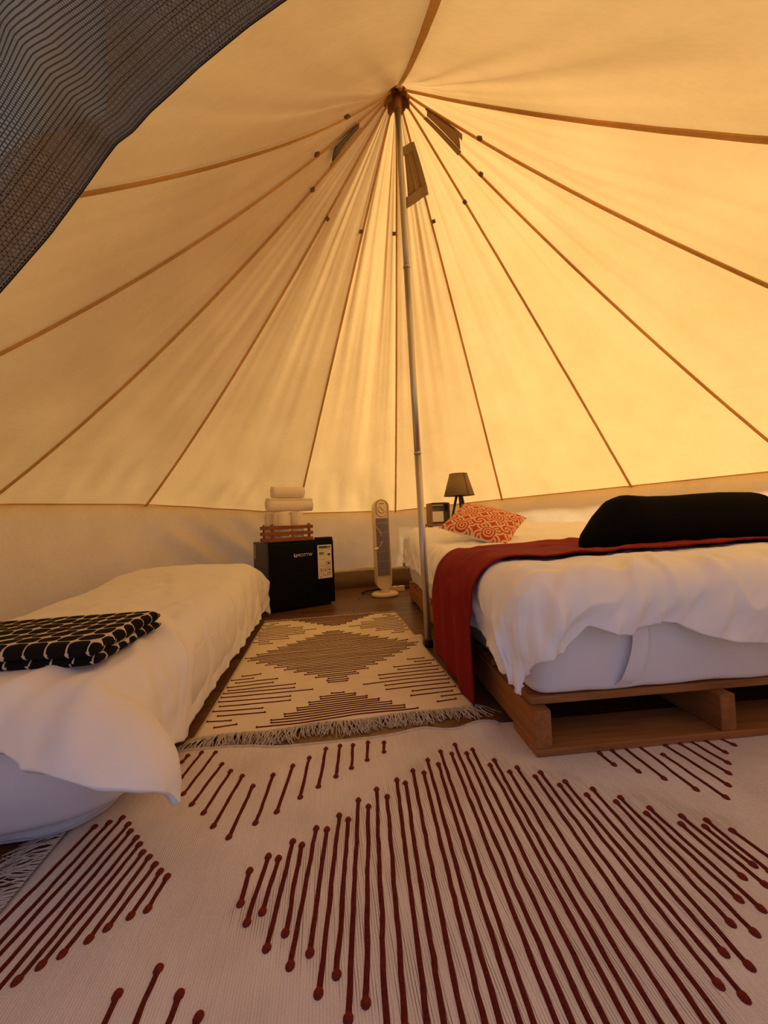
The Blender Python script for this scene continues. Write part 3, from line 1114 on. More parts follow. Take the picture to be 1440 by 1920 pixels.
# ------------------------------------------------------------------ draped cloth
class Drape:
    """a cover lying on a bed top and folding over its near and one long edge"""
    def __init__(s, x0, x1, y0, y1, top, r, side, near, side_out, near_out, wr, mirror=False, seed=0., corner=0., folds=(), pn=4., lead=0.):
        s.__dict__.update(locals())
    def crease(s, x, y):
        h = 0.
        for ax, ay, bx, by, wd, am in s.folds:
            dx, dy = bx - ax, by - ay
            L2 = dx * dx + dy * dy
            t = ((x - ax) * dx + (y - ay) * dy) / L2
            bend = .016 * math.sin(3.1 * t + ax * 9)
            d = ((x - ax) * dy - (y - ay) * dx) / math.sqrt(L2) + bend
            e = sstep(-.15, .2, t) * sstep(1.25, .8, t)
            q = d / wd
            h += am * e * (math.exp(-q * q) - .55 * math.exp(-(q - 1.7) ** 2))
        return h
    def fold(s, d):
        q = s.r * PI / 2
        if d < q:
            return s.r * math.sin(d / s.r), s.r * (1 - math.cos(d / s.r))
        return s.r, s.r + d - q
    def at(s, cx, cy, ta, tb, tf=0., te=0., off=0., wr=1.):
        """cx, cy on the core rectangle; ta, tb, tf, te 0..1 beyond side, near, far and other edges"""
        z = s.top(cx, cy)
        la, lb = ta * s.side(cy), tb * s.near(cx)
        dx, dy = -la, -lb
        ov = (la ** s.pn + lb ** s.pn) ** (1 / s.pn)
        hyp = math.hypot(la, lb)
        if te > 0:
            dx = te * .16
            ov = hyp = math.hypot(dx, dy)
        if tf > 0:
            dy = tf * .20
            ov = hyp = math.hypot(dx, dy)
        sx = -1. if s.mirror else 1.
        fx, fy = cx + dx, cy + dy          # flat coordinates for the wrinkles
        w1 = fbm(fx * 2.2 + s.seed, fy * 2.2, s.seed, 3)
        w2 = fbm((fx + fy) * 3.0 + s.seed, (fx - fy) * 9.0, 2.2 + s.seed, 3)
        w3 = max(0, 1 - abs(fbm((fx * .8 + fy) * 2.2, (fx - fy * .8) * 6, 7.7 + s.seed, 2)) * 2.6) ** 2
        w4 = max(0, 1 - abs(fbm(fx * 1.5 + 3, fy * 4.2, 11 + s.seed, 3)) * 3.2) ** 2
        cz = s.crease(fx, fy) * wr
        if ov < 1e-6:
            wz = (w1 * .012 + w2 * .004 + w4 * .0045 + w3 * .003) * s.wr * wr + cz * .6
            return Vector((cx, cy, z + wz + off))
        dirx, diry = dx / hyp, dy / hyp
        out, down = s.fold(ov)
        f = sstep(.4 * s.r, 2.2 * s.r, ov)
        out += (s.side_out * abs(dirx) * (1 if dx < 0 else .3) + s.near_out * abs(diry)) * f
        cor = min(1, 4 * dirx * dirx * diry * diry) if (dx < 0 and dy < 0) else 0.
        out += s.corner * cor * sstep(0., 1.8 * s.r, ov) + s.lead * f * (abs(diry) * math.exp(-max(0, cx - s.x0) / .13) + (abs(dirx) * math.exp(-max(0, cy - s.y0) / .10) * .5 if dx < 0 else 0))
        out += (w1 * .024 + w2 * .016 + w3 * .012) * s.wr * f * wr + cz * f
        tx, ty = -diry, dirx
        sh = w2 * .008 * f * s.wr * wr
        o_ = out + off * min(1, ov / s.r)
        wz = (w1 * .012 + w2 * .004 + w4 * .0045 + w3 * .003) * s.wr * (1 - f) * wr + cz * .6 * (1 - f)
        return Vector((cx + dirx * o_ + tx * sh, cy + diry * o_ + ty * sh, z - down + wz + off * max(0, 1 - ov / s.r)))
    def mesh(s, name, m, parent, nside=22, ncx=60, nother=6, nnear=22, ncy=90, nfar=6, thick=.012, yr=None):
        cols = [(s.x0, 1 - i / nside, 0) for i in range(nside)] + [(s.x0 + (s.x1 - s.x0) * i / ncx, 0, 0) for i in range(ncx + 1)] + [(s.x1, 0, (i + 1) / nother) for i in range(nother)]
        rows = [(s.y0, 1 - i / nnear, 0) for i in range(nnear)] + [(s.y0 + (s.y1 - s.y0) * i / ncy, 0, 0) for i in range(ncy + 1)] + [(s.y1, 0, (i + 1) / nfar) for i in range(nfar)]
        vs, sx = [], (-1. if s.mirror else 1.)
        for cx, ta, te in cols:
            for cy, tb, tf in rows:
                p = s.at(cx, cy, ta, tb, tf, te)
                vs.append((p.x * sx, p.y, p.z))
        fs = grid_faces(len(cols), len(rows))
        if s.mirror:
            fs = [f[::-1] for f in fs]
        o = obj(name, vs, fs, m, parent, True)
        md = o.modifiers.new('thickness', 'SOLIDIFY')
        md.thickness = thick
        md.offset = -1
        return o

def rounded_slab(name, x0, x1, y0, y1, z0, z1, rc, re, m, parent, bulge=.012, wavy=0.):
    """mattress: rounded plan corners, soft top and bottom edges"""
    out = []
    for cx, cy, a0 in ((x1 - rc, y1 - rc, 0), (x0 + rc, y1 - rc, 90), (x0 + rc, y0 + rc, 180), (x1 - rc, y0 + rc, 270)):
        for i in range(9):
            a = math.radians(a0 + 90 * i / 8)
            out.append((cx, cy, rc, a))
    # even points along straight runs
    pts = []
    for i in range(len(out)):
        cx, cy, r, a = out[i]
        p = Vector((cx + r * math.cos(a), cy + r * math.sin(a)))
        n_ = Vector((math.cos(a), math.sin(a)))
        cx2, cy2, r2, a2 = out[(i + 1) % len(out)]
        p2 = Vector((cx2 + r2 * math.cos(a2), cy2 + r2 * math.sin(a2)))
        pts.append((p, n_))
        dl = (p2 - p).length
        if dl > .08:
            k = int(dl / .05)
            for j in range(1, k):
                pts.append((p.lerp(p2, j / k), n_))
    prof = []
    for i in range(6):
        a = PI / 2 * i / 5
        prof.append((-re + re * math.sin(a), z0 + re - re * math.cos(a)))
    for i in range(1, 6):
        t = i / 6
        prof.append((bulge * math.sin(PI * t), z0 + re + (z1 - z0 - 2 * re) * t))
    for i in range(6):
        a = PI / 2 * i / 5
        prof.append((-re + re * math.cos(a), z1 - re + re * math.sin(a)))
    vs, fs = [], []
    n = len(pts)
    for o_, z in prof:
        for k, (p, nn) in enumerate(pts):
            q = p + nn * (o_ + wavy * fbm(p.x * 9, p.y * 9, z * 6, 2))
            vs.append((q.x, q.y, z + (wavy * .8 * fbm(p.x * 7, p.y * 7, 3, 2) if z < z0 + re else 0)))
    for i in range(len(prof) - 1):
        for k in range(n):
            k2 = (k + 1) % n
            fs.append((i * n + k, i * n + k2, (i + 1) * n + k2, (i + 1) * n + k))
    fs.append(tuple(range(n))[::-1])
    fs.append(tuple((len(prof) - 1) * n + k for k in range(n)))
    return obj(name, vs, fs, m, parent, True)

# ------------------------------------------------------------------ double bed on pallets
BR = math.radians(-4.1)
BO = (.497, .905, .0085)
base = tag(empty('pallet_bed_base', BO, BR), 'low brown wooden pallet base carrying the double bed', 'bed base')
WB, LB_ = 1.34, 2.06
sm = MB().box(0, .042, 0, LB_, .019, .112, .003)
st0 = sm.build('stringer', M_PALLY, base)
for x in (.497, .89, WB - .042):
    o = st0.copy()
    COL.objects.link(o)
    o.parent = base
    o.location = (x, random.uniform(-.004, .004), 0)
bb = MB().box(0, WB, 0, .14, 0, .0185, .002).build('bottom_board', M_PALLX, base)
for y in (.98, 1.90):
    o = bb.copy()
    COL.objects.link(o)
    o.parent = base
    o.location = (0, y, 0)
tb0 = MB().box(.006, WB, 0, .095, .1125, .1325, .003).build('deck_board', M_PALLX, base)
tb0.location = (0, .03, 0)
for i in range(1, 15):
    o = tb0.copy()
    COL.objects.link(o)
    o.parent = base
    o.location = (random.uniform(-.004, .004), .03 + i * .1395, 0)

mat_d = tag(empty('double_mattress', BO, BR), 'thick double mattress in a white fitted sheet on the pallet base', 'mattress')
ms = rounded_slab('fitted_sheet', .012, WB - .01, .022, LB_ - .02, .134, .385, .045, .022, M_SHEET, mat_d, .010, .007)
# fold in the sheet on the near face
mb = MB()
vs = []
for i in range(12):
    t = i / 11
    xc = .285 + .02 * math.sin(t * 3) - .035 * t
    for k in (-.020 - .008 * t, .020):
        vs.append((xc + k, .0085 - .010 * math.sin(PI * t) + .012 * (t > .95), .36 - .21 * t))
obj('sheet_fold', vs, grid_faces(12, 2), M_SHEET, mat_d, True)

def topD(x, y):
    z = interp(((0, .436), (.25, .452), (.6, .437), (1.0, .438), (1.5, .468), (1.85, .525), (2.1, .53)), y)
    return z + .012 * math.sin(PI * min(1, max(0, x / WB))) - .028 * math.exp(-((y - .55) / .13) ** 2) * sstep(.42, .62, x)
hemN = ((.0, .20), (.03, .222), (.06, .255), (.085, .278), (.105, .292), (.138, .320), (.165, .310), (.194, .298), (.242, .292), (.29, .306), (.33, .313), (.372, .309), (.421, .282), (.494, .262), (.64, .246), (1.0, .255), (1.4, .25))
hemS = ((.02, .165), (.12, .20), (.27, .235), (.85, .265), (1.5, .275), (2.0, .285))
RD = .085
def overN(x):
    return max(.05, topD(x, .06) - .0085 * 0 - interp(hemN, x) - RD + RD * PI / 2)
def overS(y):
    return max(.05, topD(.05, y) - interp(hemS, y) - RD + RD * PI / 2)
FOLD_D = ((.20, .13, .03, -.12, .022, .016), (.30, .16, .13, -.07, .018, .013), (.40, .15, .24, -.10, .020, .019), (.47, .16, .36, -.06, .014, .013), (.58, .10, .43, -.14, .022, .020),
          (.66, .14, .52, -.02, .014, .012), (.80, .12, .62, -.12, .024, .017), (.98, .12, .82, -.12, .022, .016), (1.16, .12, 1.02, -.12, .024, .014), (.12, .17, .01, .08, .016, .010),
          (.25, .26, .60, .20, .022, .007), (.55, .22, .95, .17, .020, .007), (.10, 1.05, .60, 1.25, .030, .008), (.20, 1.5, .75, 1.35, .030, .009), (.02, 1.35, -.15, 1.30, .020, .012), (.02, 1.6, -.15, 1.62, .020, .012), (.02, 1.85, -.15, 1.80, .022, .014), (.02, 1.15, -.15, 1.15, .020, .010))
DD = Drape(.065, WB - .07, .065, LB_ - .1, topD, RD, overS, overN, .012, .020, 1.25, corner=.008, seed=1.3, folds=FOLD_D)
duv = DD.mesh('double_duvet', M_WHITE, None, ncx=190, nnear=60, nside=46, ncy=200)
duv.location = BO
duv.rotation_euler = (0, 0, BR)
tag(duv, 'rumpled white duvet draped over the double bed with its hem hanging over the front', 'duvet')

# dark red runner
run_y0, run_y1 = .264, .835
RN = Drape(DD.x0, DD.x1, DD.y0, DD.y1, topD, RD, lambda y: topD(.05, y) - .012 - RD + RD * PI / 2, overN, .020, .02, .5, seed=1.3)
vs = []
NU, NV = 96, 34
for i in range(NU):
    for j in range(NV):
        b = j / (NV - 1)
        if i < 42:
            ta = 1 - i / 42
            cx = RN.x0
        else:
            ta = 0
            cx = RN.x0 + (1.30 - RN.x0) * (i - 42) / (NU - 43)
        yy = run_y0 + (run_y1 - run_y0) * b
        p = DD.at(cx, yy, min(1, ta * RN.side(yy) / DD.side(yy)), 0, off=.014)
        if ta > 0:
            la = ta * RN.side(yy)
            if la > RD * 1.3:
                k = sstep(RD * 1.3, .25, la)
                out = RD + .052 + .006 * fbm(yy * 7, la * 1.5, 2) + .006 * math.sin(yy * 34 + la * 3)
                zz = topD(.05, yy) - RD - (la - RD * PI / 2)
                lean = -.10 * max(0, la - .12) * (1 - b) * .0
                q = Vector((RN.x0 - out, yy + lean, zz))
                p = p.lerp(q, k)
        vs.append(p)
run = obj('bed_runner', vs, grid_faces(NU, NV), M_RED, None, True)
md = run.modifiers.new('thickness', 'SOLIDIFY')
md.thickness = .005
md.offset = 1
run.location = BO
run.rotation_euler = (0, 0, BR)
tag(run, 'dark red bed runner laid across the double bed and hanging down its side', 'bed runner')

# black bolster
bol = empty('bolster', (0, 0, 0))
tab_c = ((0, .485, .004), (.02, .485, .045), (.06, .502, .072), (.10, .522, .096), (.15, .540, .122), (.20, .545, .130), (.30, .541, .127), (.45, .541, .129), (.62, .544, .130), (.78, .542, .127), (.86, .515, .095), (.91, .495, .055), (.93, .49, .004))
vs, fs = [], []
nb, nr = 64, 30
for i in range(nb):
    x = .93 * i / (nb - 1)
    zc = interp([(a, b) for a, b, c in tab_c], x)
    r = interp([(a, c) for a, b, c in tab_c], x)
    for k in range(nr):
        a = 2 * PI * k / nr
        rr = r * (1 + .03 * fbm(x * 5, math.cos(a) * 1.2, math.sin(a) * 1.2, 2))
        zz = zc + rr * math.sin(a)
        if math.sin(a) < -.75:
            zz = max(zz, zc - r * .93)
        vs.append((x, rr * 1.05 * math.cos(a), zz - .42))
for i in range(nb - 1):
    for k in range(nr):
        k2 = (k + 1) % nr
        fs.append((i * nr + k, i * nr + k2, (i + 1) * nr + k2, (i + 1) * nr + k))
fs += [tuple(range(nr))[::-1], tuple((nb - 1) * nr + k for k in range(nr))]
body = obj('bolster_cover', vs, fs, M_BLACKF, bol, True)
MB().lathe([(.0, 0), (.004, .002), (.004, .012), (0, .014)], 8, (.14, -.075)).build('drawstring_toggle', M_BLACKP, bol).location = (0, -.03, .10)
bol.location = (1.022, 1.43, .415)
bol.rotation_euler = (0, 0, math.radians(-2.5))
tag(bol, 'long black fleece bolster lying on the red runner', 'bolster')

# patterned cushion
CL, CB, CR_, CF = Vector((.682, 2.25, .556)), Vector((.944, 2.5, .707)), Vector((1.254, 2.25, .593)), Vector((.992, 2.0, .437))
cc = (CL + CB + CR_ + CF) / 4
nrm = (CR_ - CL).cross(CB - CF).normalized()
cush = empty('throw_cushion', cc)
tag(cush, 'small square cushion with orange and cream ornamental print on the double bed', 'cushion')
def cush_pt(a, b, sgn):
    p = CF * (1 - a) * (1 - b) + CR_ * a * (1 - b) + CB * a * b + CL * (1 - a) * b
    e = (4 * a * (1 - a)) * (4 * b * (1 - b))
    pin = (1 - 4 * a * (1 - a)) * (4 * b * (1 - b)) + (1 - 4 * b * (1 - b)) * (4 * a * (1 - a))
    p = p + (cc - p) * .06 * pin
    h = .062 * e ** .42 * (1 if sgn > 0 else .8)
    h += .003 * fbm(a * 6, b * 6, sgn, 2) * e
    return p - cc + nrm * h * sgn
grid('printed_front', lambda a, b: cush_pt(a, b, 1), 30, 30, M_CUSH, cush, uv=lambda a, b: (a, b))
o = grid('plain_back', lambda a, b: cush_pt(a, 1 - b, -1), 30, 30, M_WHITE, cush)
o['label'] = 'plain cream back of the cushion'

# ------------------------------------------------------------------ bedside table, wooden box, lamp
tblz = .575
bt = tag(empty('bedside_table', (1.10, 3.30, 0)), 'low wooden bedside table behind the double bed under the lamp', 'table')
MB().box(-.23, .27, -.13, .13, tblz - .022, tblz, .004).build('table_top', M_STANDW, bt)
lg = MB().box(-.018, .018, -.018, .018, 0, tblz - .0225, .003).build('leg', M_STANDW, bt)
lg.location = (-.20, -.10, 0)
for x, y in ((.24, -.10), (-.20, .10), (.24, .10)):
    o = lg.copy()
    COL.objects.link(o)
    o.parent = bt
    o.location = (x, y, 0)
bx = tag(empty('wooden_box', (.990, 3.255, tblz + .0005), math.radians(4)), 'small open wooden box with dark front edges beside the table lamp', 'box')
MB().box(-.088, -.070, -.055, .055, 0, .175, .003).build('side_panel', M_STANDW, bx)
MB().box(.070, .088, -.055, .055, 0, .175, .003).build('side_panel', M_DARKW, bx)
MB().box(-.0695, .0695, -.055, .055, .162, .178, .003).build('top_panel', M_DARKW, bx)
MB().box(-.0695, .0695, -.055, .055, .0, .014, .003).build('bottom_panel', M_DARKW, bx)
MB().box(-.066, .066, .020, .036, .105, .158, .006).build('grey_band', M_PANEL, bx)

lamp = tag(empty('table_lamp', (1.205, 3.30, tblz + .0005)), 'table lamp with taupe linen shade on dark wooden tripod legs', 'lamp')
for k in range(3):
    a = math.radians(-100 + 120 * k)
    MB().tube([(.085 * math.cos(a), .085 * math.sin(a), .004), (.020 * math.cos(a), .020 * math.sin(a), .255)], [.010, .013], 8).build('leg', M_DARKW, lamp)
MB().lathe([(.0, .245), (.030, .245), (.030, .262), (.012, .27), (.012, .30), (0, .30)], 16).build('lamp_holder', M_DARKW, lamp)
sh = MB().lathe([(.134, .238), (.078, .430)], 36, caps=False).build('lamp_shade', M_SHADE, lamp, True)
md = sh.modifiers.new('thickness', 'SOLIDIFY')
md.thickness = .002
a = math.radians(-74)
MB().tube([(.136 * math.cos(a), .136 * math.sin(a), .238), (.080 * math.cos(a), .080 * math.sin(a), .430)], .0022, 5).build('shade_seam', M_DARKW, sh)
for rr, zz in ((.1345, .238), (.0785, .43)):
    MB().tube([(rr * math.cos(2 * PI * k / 36), rr * math.sin(2 * PI * k / 36), zz) for k in range(37)], .0022, 5, False).build('shade_rim', M_SHADE, sh)
MB().tube([(0, .132, .26), (0, .03, .27), (0, -.0, .27)], .002, 5).build('shade_spider', M_DARKW, sh)

# ------------------------------------------------------------------ left bed
SO = Vector((0, 0, 0))
pad = rounded_slab('mattress_pad', -1.17, -.47, .872, 2.78, .0095, .040, .10, .015, M_CORD, None, .004, .003)
tag(pad, 'thin white corded base pad under the single mattress', 'mattress pad')
mat_s = rounded_slab('single_mattress', -1.20, -.415, .840, 2.80, .0425, .225, .15, .028, M_SHEET, None, .012, .010)
tag(mat_s, 'single mattress in a white fitted sheet on the left side of the tent', 'mattress')
def topS(x, y):     # x mirrored: grows to the left
    z = interp(((.9, .300), (1.3, .312), (1.7, .325), (2.1, .345), (2.35, .385), (2.6, .385), (2.75, .35), (2.9, .31)), y)
    u = (x - .45) / .75
    return z + .022 * math.sin(PI * min(1, max(0, u))) - .015
hemL = ((.44, .18), (.47, .20), (.50, .215), (.54, .226), (.60, .232), (1.2, .23))
hemR = ((.90, .135), (1.02, .09), (1.17, .030), (1.4, .026), (1.7, .040), (2.3, .03), (2.8, .06))
RS = .09
def overL(x):
    return max(.05, topS(x, .95) - interp(hemL, x - .03) - RS + RS * PI / 2)
def overR(y):
    return max(.05, topS(.5, y) - interp(hemR, y) - RS + RS * PI / 2)
FOLD_S = ((.60, 1.06, .66, .74, .026, .018), (.50, 1.08, .47, .80, .020, .014), (.75, 1.02, .86, .76, .028, .016), (.93, 1.02, 1.05, .76, .028, .015), (.56, 1.20, .40, 1.02, .020, .013),
          (.58, 1.42, .38, 1.22, .024, .015), (.57, 1.62, .36, 1.50, .024, .011), (.66, 1.30, .54, 1.75, .022, .007), (.62, 1.75, .80, 2.2, .026, .008), (.55, 2.0, .38, 1.85, .026, .010), (.9, 1.5, .7, 2.0, .03, .007))
DS = Drape(.52, 1.09, .930, 2.67, topS, RS, overR, overL, .022, .030, .85, mirror=True, corner=.085, lead=.085, folds=FOLD_S, pn=2.7, seed=8.1)
sdv = DS.mesh('single_duvet', M_WHITE, None, ncx=120, nnear=64, nside=60, ncy=220, thick=.014)
tag(sdv, 'rumpled white duvet draped over the single bed, one corner hanging to the rug', 'duvet')

# folded blanket: three soft layers of one cloth
bl = empty('folded_blanket', (-.515, .985, .302))
tag(bl, 'folded black blanket with cream net pattern on the single bed', 'blanket')
def blanket_layer(name, x0, x1, y0, y1, z0, z1, uo):
    """pillowed slab; pattern runs round the fold"""
    vs, us, fs = [], [], []
    nx, ny_, npf = 44, 30, 8
    def P(a, b, top):
        x = x0 + (x1 - x0) * a
        y = y0 + (y1 - y0) * b
        ex = min(1, min(a * (x1 - x0), (1 - a) * (x1 - x0)) / .022)
        ey = min(1, min(b * (y1 - y0), (1 - b) * (y1 - y0)) / .022)
        e = math.sqrt(max(0, 1 - (1 - ex) ** 2)) * math.sqrt(max(0, 1 - (1 - ey) ** 2))
        h = (z1 - z0) / 2
        z = (z0 + z1) / 2 + (h * e * (1 if top else -1))
        z += .004 * fbm(x * 7 + uo, y * 7, uo, 2) + (.006 * a * b if top else .004 * a * b)
        return Vector((x, y, z))
    idx = {}
    for top in (True, False):
        for i in range(nx):
            for j in range(ny_):
                a, b = i / (nx - 1), j / (ny_ - 1)
                # cluster samples towards the edges
                a = .5 - .5 * math.cos(PI * a)
                b = .5 - .5 * math.cos(PI * b)
                p = P(a, b, top)
                idx[(top, i, j)] = len(vs)
                vs.append(p)
                du = (z1 - z0) * (0 if top else 1)
                us.append((p.x * 1.0 + uo, p.y * 1.0 + uo * .3 - (.0 if top else .5)))
    for i in range(nx - 1):
        for j in range(ny_ - 1):
            fs.append((idx[(True, i, j)], idx[(True, i + 1, j)], idx[(True, i + 1, j + 1)], idx[(True, i, j + 1)]))
            fs.append((idx[(False, i, j)], idx[(False, i, j + 1)], idx[(False, i + 1, j + 1)], idx[(False, i + 1, j)]))
    return obj(name, vs, fs, M_BLANKET, bl, True, uvs=us)
blanket_layer('lower_fold', -.72, .0, .0, .31, .0, .026, .13)
blanket_layer('upper_fold', -.72, -.002, -.006, .312, .022, .056, .0)
bl.rotation_euler = (math.radians(.5), 0, math.radians(-3))

# ------------------------------------------------------------------ mini fridge
FA = math.atan2(3.013 - 2.816, .081 + .382)
FW, FH, FD = .497, .497, .44
fr = tag(empty('mini_fridge', (-.382, 2.816, 0), FA), 'black mini fridge with an energy label on its door', 'fridge')
MB().box(.004, FW - .004, .055, FD, .016, FH - .004, .004).build('cabinet', M_FRSIDE, fr)
door = MB().box(0, FW, 0, .050, .020, FH - .012, .006).build('door', M_FRIDGE, fr)
MB().box(.002, FW - .002, .002, .12, FH - .0115, FH, .003).build('top_trim', M_FRIDGE, fr)
MB().box(FW - .125, FW - .004, .004, .075, FH + .0005, FH + .016, .004).build('hinge_cover', M_BLACKP, fr)
for x in (.035, FW - .035):
    for y in (.04, FD - .04):
        MB().lathe([(0, 0), (.014, 0), (.014, .012), (.010, .0195), (0, .0195)], 12, (x, y)).build('foot', M_BLACKP, fr)
# energy label: printed sheet on the door
lx0, lx1, lz0, lz1 = .365, .478, .205, .455
lab = MB()
lab.box(lx0, lx1, -.0016, -.0004, lz0, lz1)
label = lab.build('energy_label', M_PALE, door)
pr = MB()
def ink(x0, x1, z0, z1, mi):
    W_, H_ = lx1 - lx0, lz1 - lz0
    pr.box(lx0 + W_ * x0, lx0 + W_ * x1, -.0022, -.00165, lz1 - H_ * z1, lz1 - H_ * z0, 0, mi)
ink(.09, .74, .035, .105, 1)
ink(.80, .90, .035, .105, 0)
ink(.12, .20, .14, .155, 2); ink(.24, .42, .145, .155, 2); ink(.68, .90, .13, .145, 2)
ink(.08, .90, .175, .179, 2)
ink(.10, .44, .225, .255, 0); ink(.10, .48, .268, .284, 0); ink(.10, .40, .296, .304, 2)
pr.prism([(lx0 + .113 * .68, lz1 - .25 * .295), (lx0 + .113 * .74, lz1 - .25 * .265), (lx0 + .113 * .90, lz1 - .25 * .265), (lx0 + .113 * .90, lz1 - .25 * .325), (lx0 + .113 * .74, lz1 - .25 * .325)], -.0022, -.00165, 0)
ink(.14, .62, .425, .432, 2)
ink(.56, .90, .50, .508, 0); ink(.56, .90, .615, .623, 0); ink(.56, .578, .50, .62, 0); ink(.88, .90, .50, .62, 0); ink(.68, .84, .535, .585, 0)
ink(.14, .50, .62, .628, 2); ink(.55, .90, .675, .685, 2)
for q in (.12, .40, .67):
    ink(q, q + .012, .715, .87, 2); ink(q + .235, q + .247, .715, .87, 2); ink(q, q + .247, .715, .72, 2)
ink(.21, .26, .72, .80, 0); ink(.19, .28, .865, .875, 2)
ink(.47, .57, .745, .77, 2); ink(.50, .53, .73, .79, 0)
ink(.74, .86, .735, .765, 0); ink(.78, .83, .765, .79, 2); ink(.72, .88, .84, .862, 0)
ink(.30, .92, .905, .915, 0); ink(.10, .26, .94, .965, 2)
pr.build('label_print', None, label, mats=[M_INK, M_INKG, M_INKB])
# maker's mark: ring emblem and word
lg_ = MB()
n = 20
for k in range(n):
    a0, a1 = 2 * PI * k / n, 2 * PI * (k + 1) / n
    if 3 <= k <= 5:
        continue
    vs = [(.196 + r * math.cos(q), yy, .392 + r * math.sin(q)) for yy in (-.0012, -.0004) for q in (a0, a1) for r in (.0065, .0135)]
    lg_.add(vs, [(0, 1, 3, 2), (4, 6, 7, 5), (0, 4, 5, 1), (2, 3, 7, 6), (0, 2, 6, 4), (1, 5, 7, 3)])
lg_.build('emblem', M_SILVER, door)
tx = bpy.data.curves.new('word_mark', 'FONT')
tx.body = 'ROTTW'
tx.size = .030
tx.extrude = .0004
tx_o = bpy.data.objects.new('word_mark_curve', tx)
COL.objects.link(tx_o)
dg = bpy.context.evaluated_depsgraph_get()
tm = bpy.data.meshes.new_from_object(tx_o.evaluated_get(dg))
bpy.data.objects.remove(tx_o)
tm.materials.clear()
tm.materials.append(M_SILVER)
wm = bpy.data.objects.new('word_mark', tm)
COL.objects.link(wm)
wm.parent = door
wm.location = (.214, -.0010, .382)
wm.rotation_euler = (PI / 2, 0, 0)
MB().box(.0022, .0038, FD - .078, FD - .008, FH - .135, FH - .022).build('side_sticker', M_GREY, fr)
for z in (.30, .22):
    MB().box(.0024, .0039, .06, FD - .004, z, z + .003).build('side_rib', M_BLACKP, fr)

# wooden crate on the fridge
cr = tag(empty('slatted_crate', (-.382, 2.816, FH + .0005), FA), 'small red-brown slatted wooden crate on top of the mini fridge', 'crate')
cx0, cx1, cy0, cy1 = .022, .336, .010, .265
def slat(x0, x1, y0, y1, z):
    MB().box(x0, x1, y0, y1, z, z + .026, .003).build('slat', M_CRATE, cr)
for z in (.0, .044, .088):
    slat(cx0 - .006, cx1 + .006, cy0, cy0 + .010, z)
    slat(cx0 - .006, cx1 + .006, cy1 - .010, cy1, z)
    slat(cx0, cx0 + .010, cy0 + .0105, cy1 - .0105, z)
    slat(cx1 - .010, cx1, cy0 + .0105, cy1 - .0105, z)
for x in (cx0 + .0105, cx1 - .0285):
    for y in (cy0 + .0105, cy1 - .0285):
        MB().box(x, x + .018, y, y + .018, .0, .126, .003).build('corner_post', M_CRATE, cr)
MB().box(cx0 + .011, cx1 - .011, cy0 + .011, cy1 - .011, .0, .008).build('crate_bottom', M_CRATE, cr)

# rolled towels: one spiral of thick cloth each
def towel(ln, r, turns, seed):
    pts = []
    n = int(turns * 22)
    th0 = .012
    for i in range(n + 1):
        t = i / n
        a = turns * 2 * PI * t
        rr = .012 + (r - .012) * t + .0015 * fbm(t * 9, seed, 0, 2)
        pts.append((rr * math.cos(a), rr * math.sin(a)))
    vs = []
    m_ = 12
    for i, (p, q) in enumerate(pts):
        for j in range(m_):
            t = j / (m_ - 1)
            bul = 1 + .03 * math.sin(PI * t) + .012 * fbm(t * 4, i * .2, seed, 2)
            vs.append((p * bul, q * bul, ln * t + .004 * fbm(i * .15, seed + t * 2, 1, 2)))
    return vs, grid_faces(n + 1, m_)
def add_towel(ln, r, turns, seed, label):
    vs, fs = towel(ln, r, turns, seed)
    o = obj('rolled_towel', vs, fs, M_TOWEL, None, True)
    md = o.modifiers.new('thickness', 'SOLIDIFY')
    md.thickness = .013
    md.offset = -1
    tag(o, label, 'towel', 'rolled towels in the crate')
    return o
FM = Matrix.Translation((-.382, 2.816, 0)) @ Matrix.Rotation(FA, 4, 'Z')
zc = FH + .009
for x, y, r, h, lb in ((.130, .085, .062, .205, 'cream towel rolled upright at the front left of the crate'),
                       (.250, .085, .054, .205, 'cream towel rolled upright at the front right of the crate'),
                       (.085, .200, .050, .200, 'cream towel rolled upright at the back left of the crate, behind another')):
    o = add_towel(h, r, 3.4, x * 30, lb)
    o.matrix_world = FM @ Matrix.Translation((x, y, zc)) @ Matrix.Rotation(x * 9, 4, 'Z')
o = add_towel(.345, .053, 3.6, 4.2, 'large cream towel rolled and laid flat across the upright rolls')
o.matrix_world = FM @ Matrix.Translation((.030, .115, zc + .205 + .0535)) @ Matrix.Rotation(PI / 2, 4, 'Y')
o = add_towel(.245, .046, 3.2, 7.7, 'small cream towel rolled on top of the towel stack')
o.matrix_world = FM @ Matrix.Translation((.072, .120, zc + .205 + .107 + .046)) @ Matrix.Rotation(PI / 2, 4, 'Y')

# ------------------------------------------------------------------ tower fan
fan = tag(empty('tower_fan', (.487, 3.20, 0), math.radians(4)), 'slim cream tower fan standing on the floor by the back wall', 'fan')
MB().lathe([(0, 0), (.108, 0), (.114, .008), (.112, .020), (.095, .030), (0, .034)], 36, sy=.95).build('base', M_FAN, fan, True)
MB().lathe([(0, .0345), (.036, .0345), (.034, .046), (0, .046)], 20).build('neck', M_FAN, fan, True)
fx0, fx1, fz0, fz1 = -.064, .064, .046, .800
def stadium(x0, x1, z0, z1, n=14):
    r = (x1 - x0) / 2
    c = (x0 + x1) / 2
    return [(c + r * math.cos(PI + PI * k / n), z0 + r + r * math.sin(PI + PI * k / n)) for k in range(n + 1)] + [(c + r * math.cos(PI * k / n), z1 - r + r * math.sin(PI * k / n)) for k in range(n + 1)]
gz0, gz1, gx = .165, .640, .051
body = MB()
body.prism(stadium(fx0, fx1, fz0, fz1), .0, .095)
body.build('housing', M_FAN, fan)
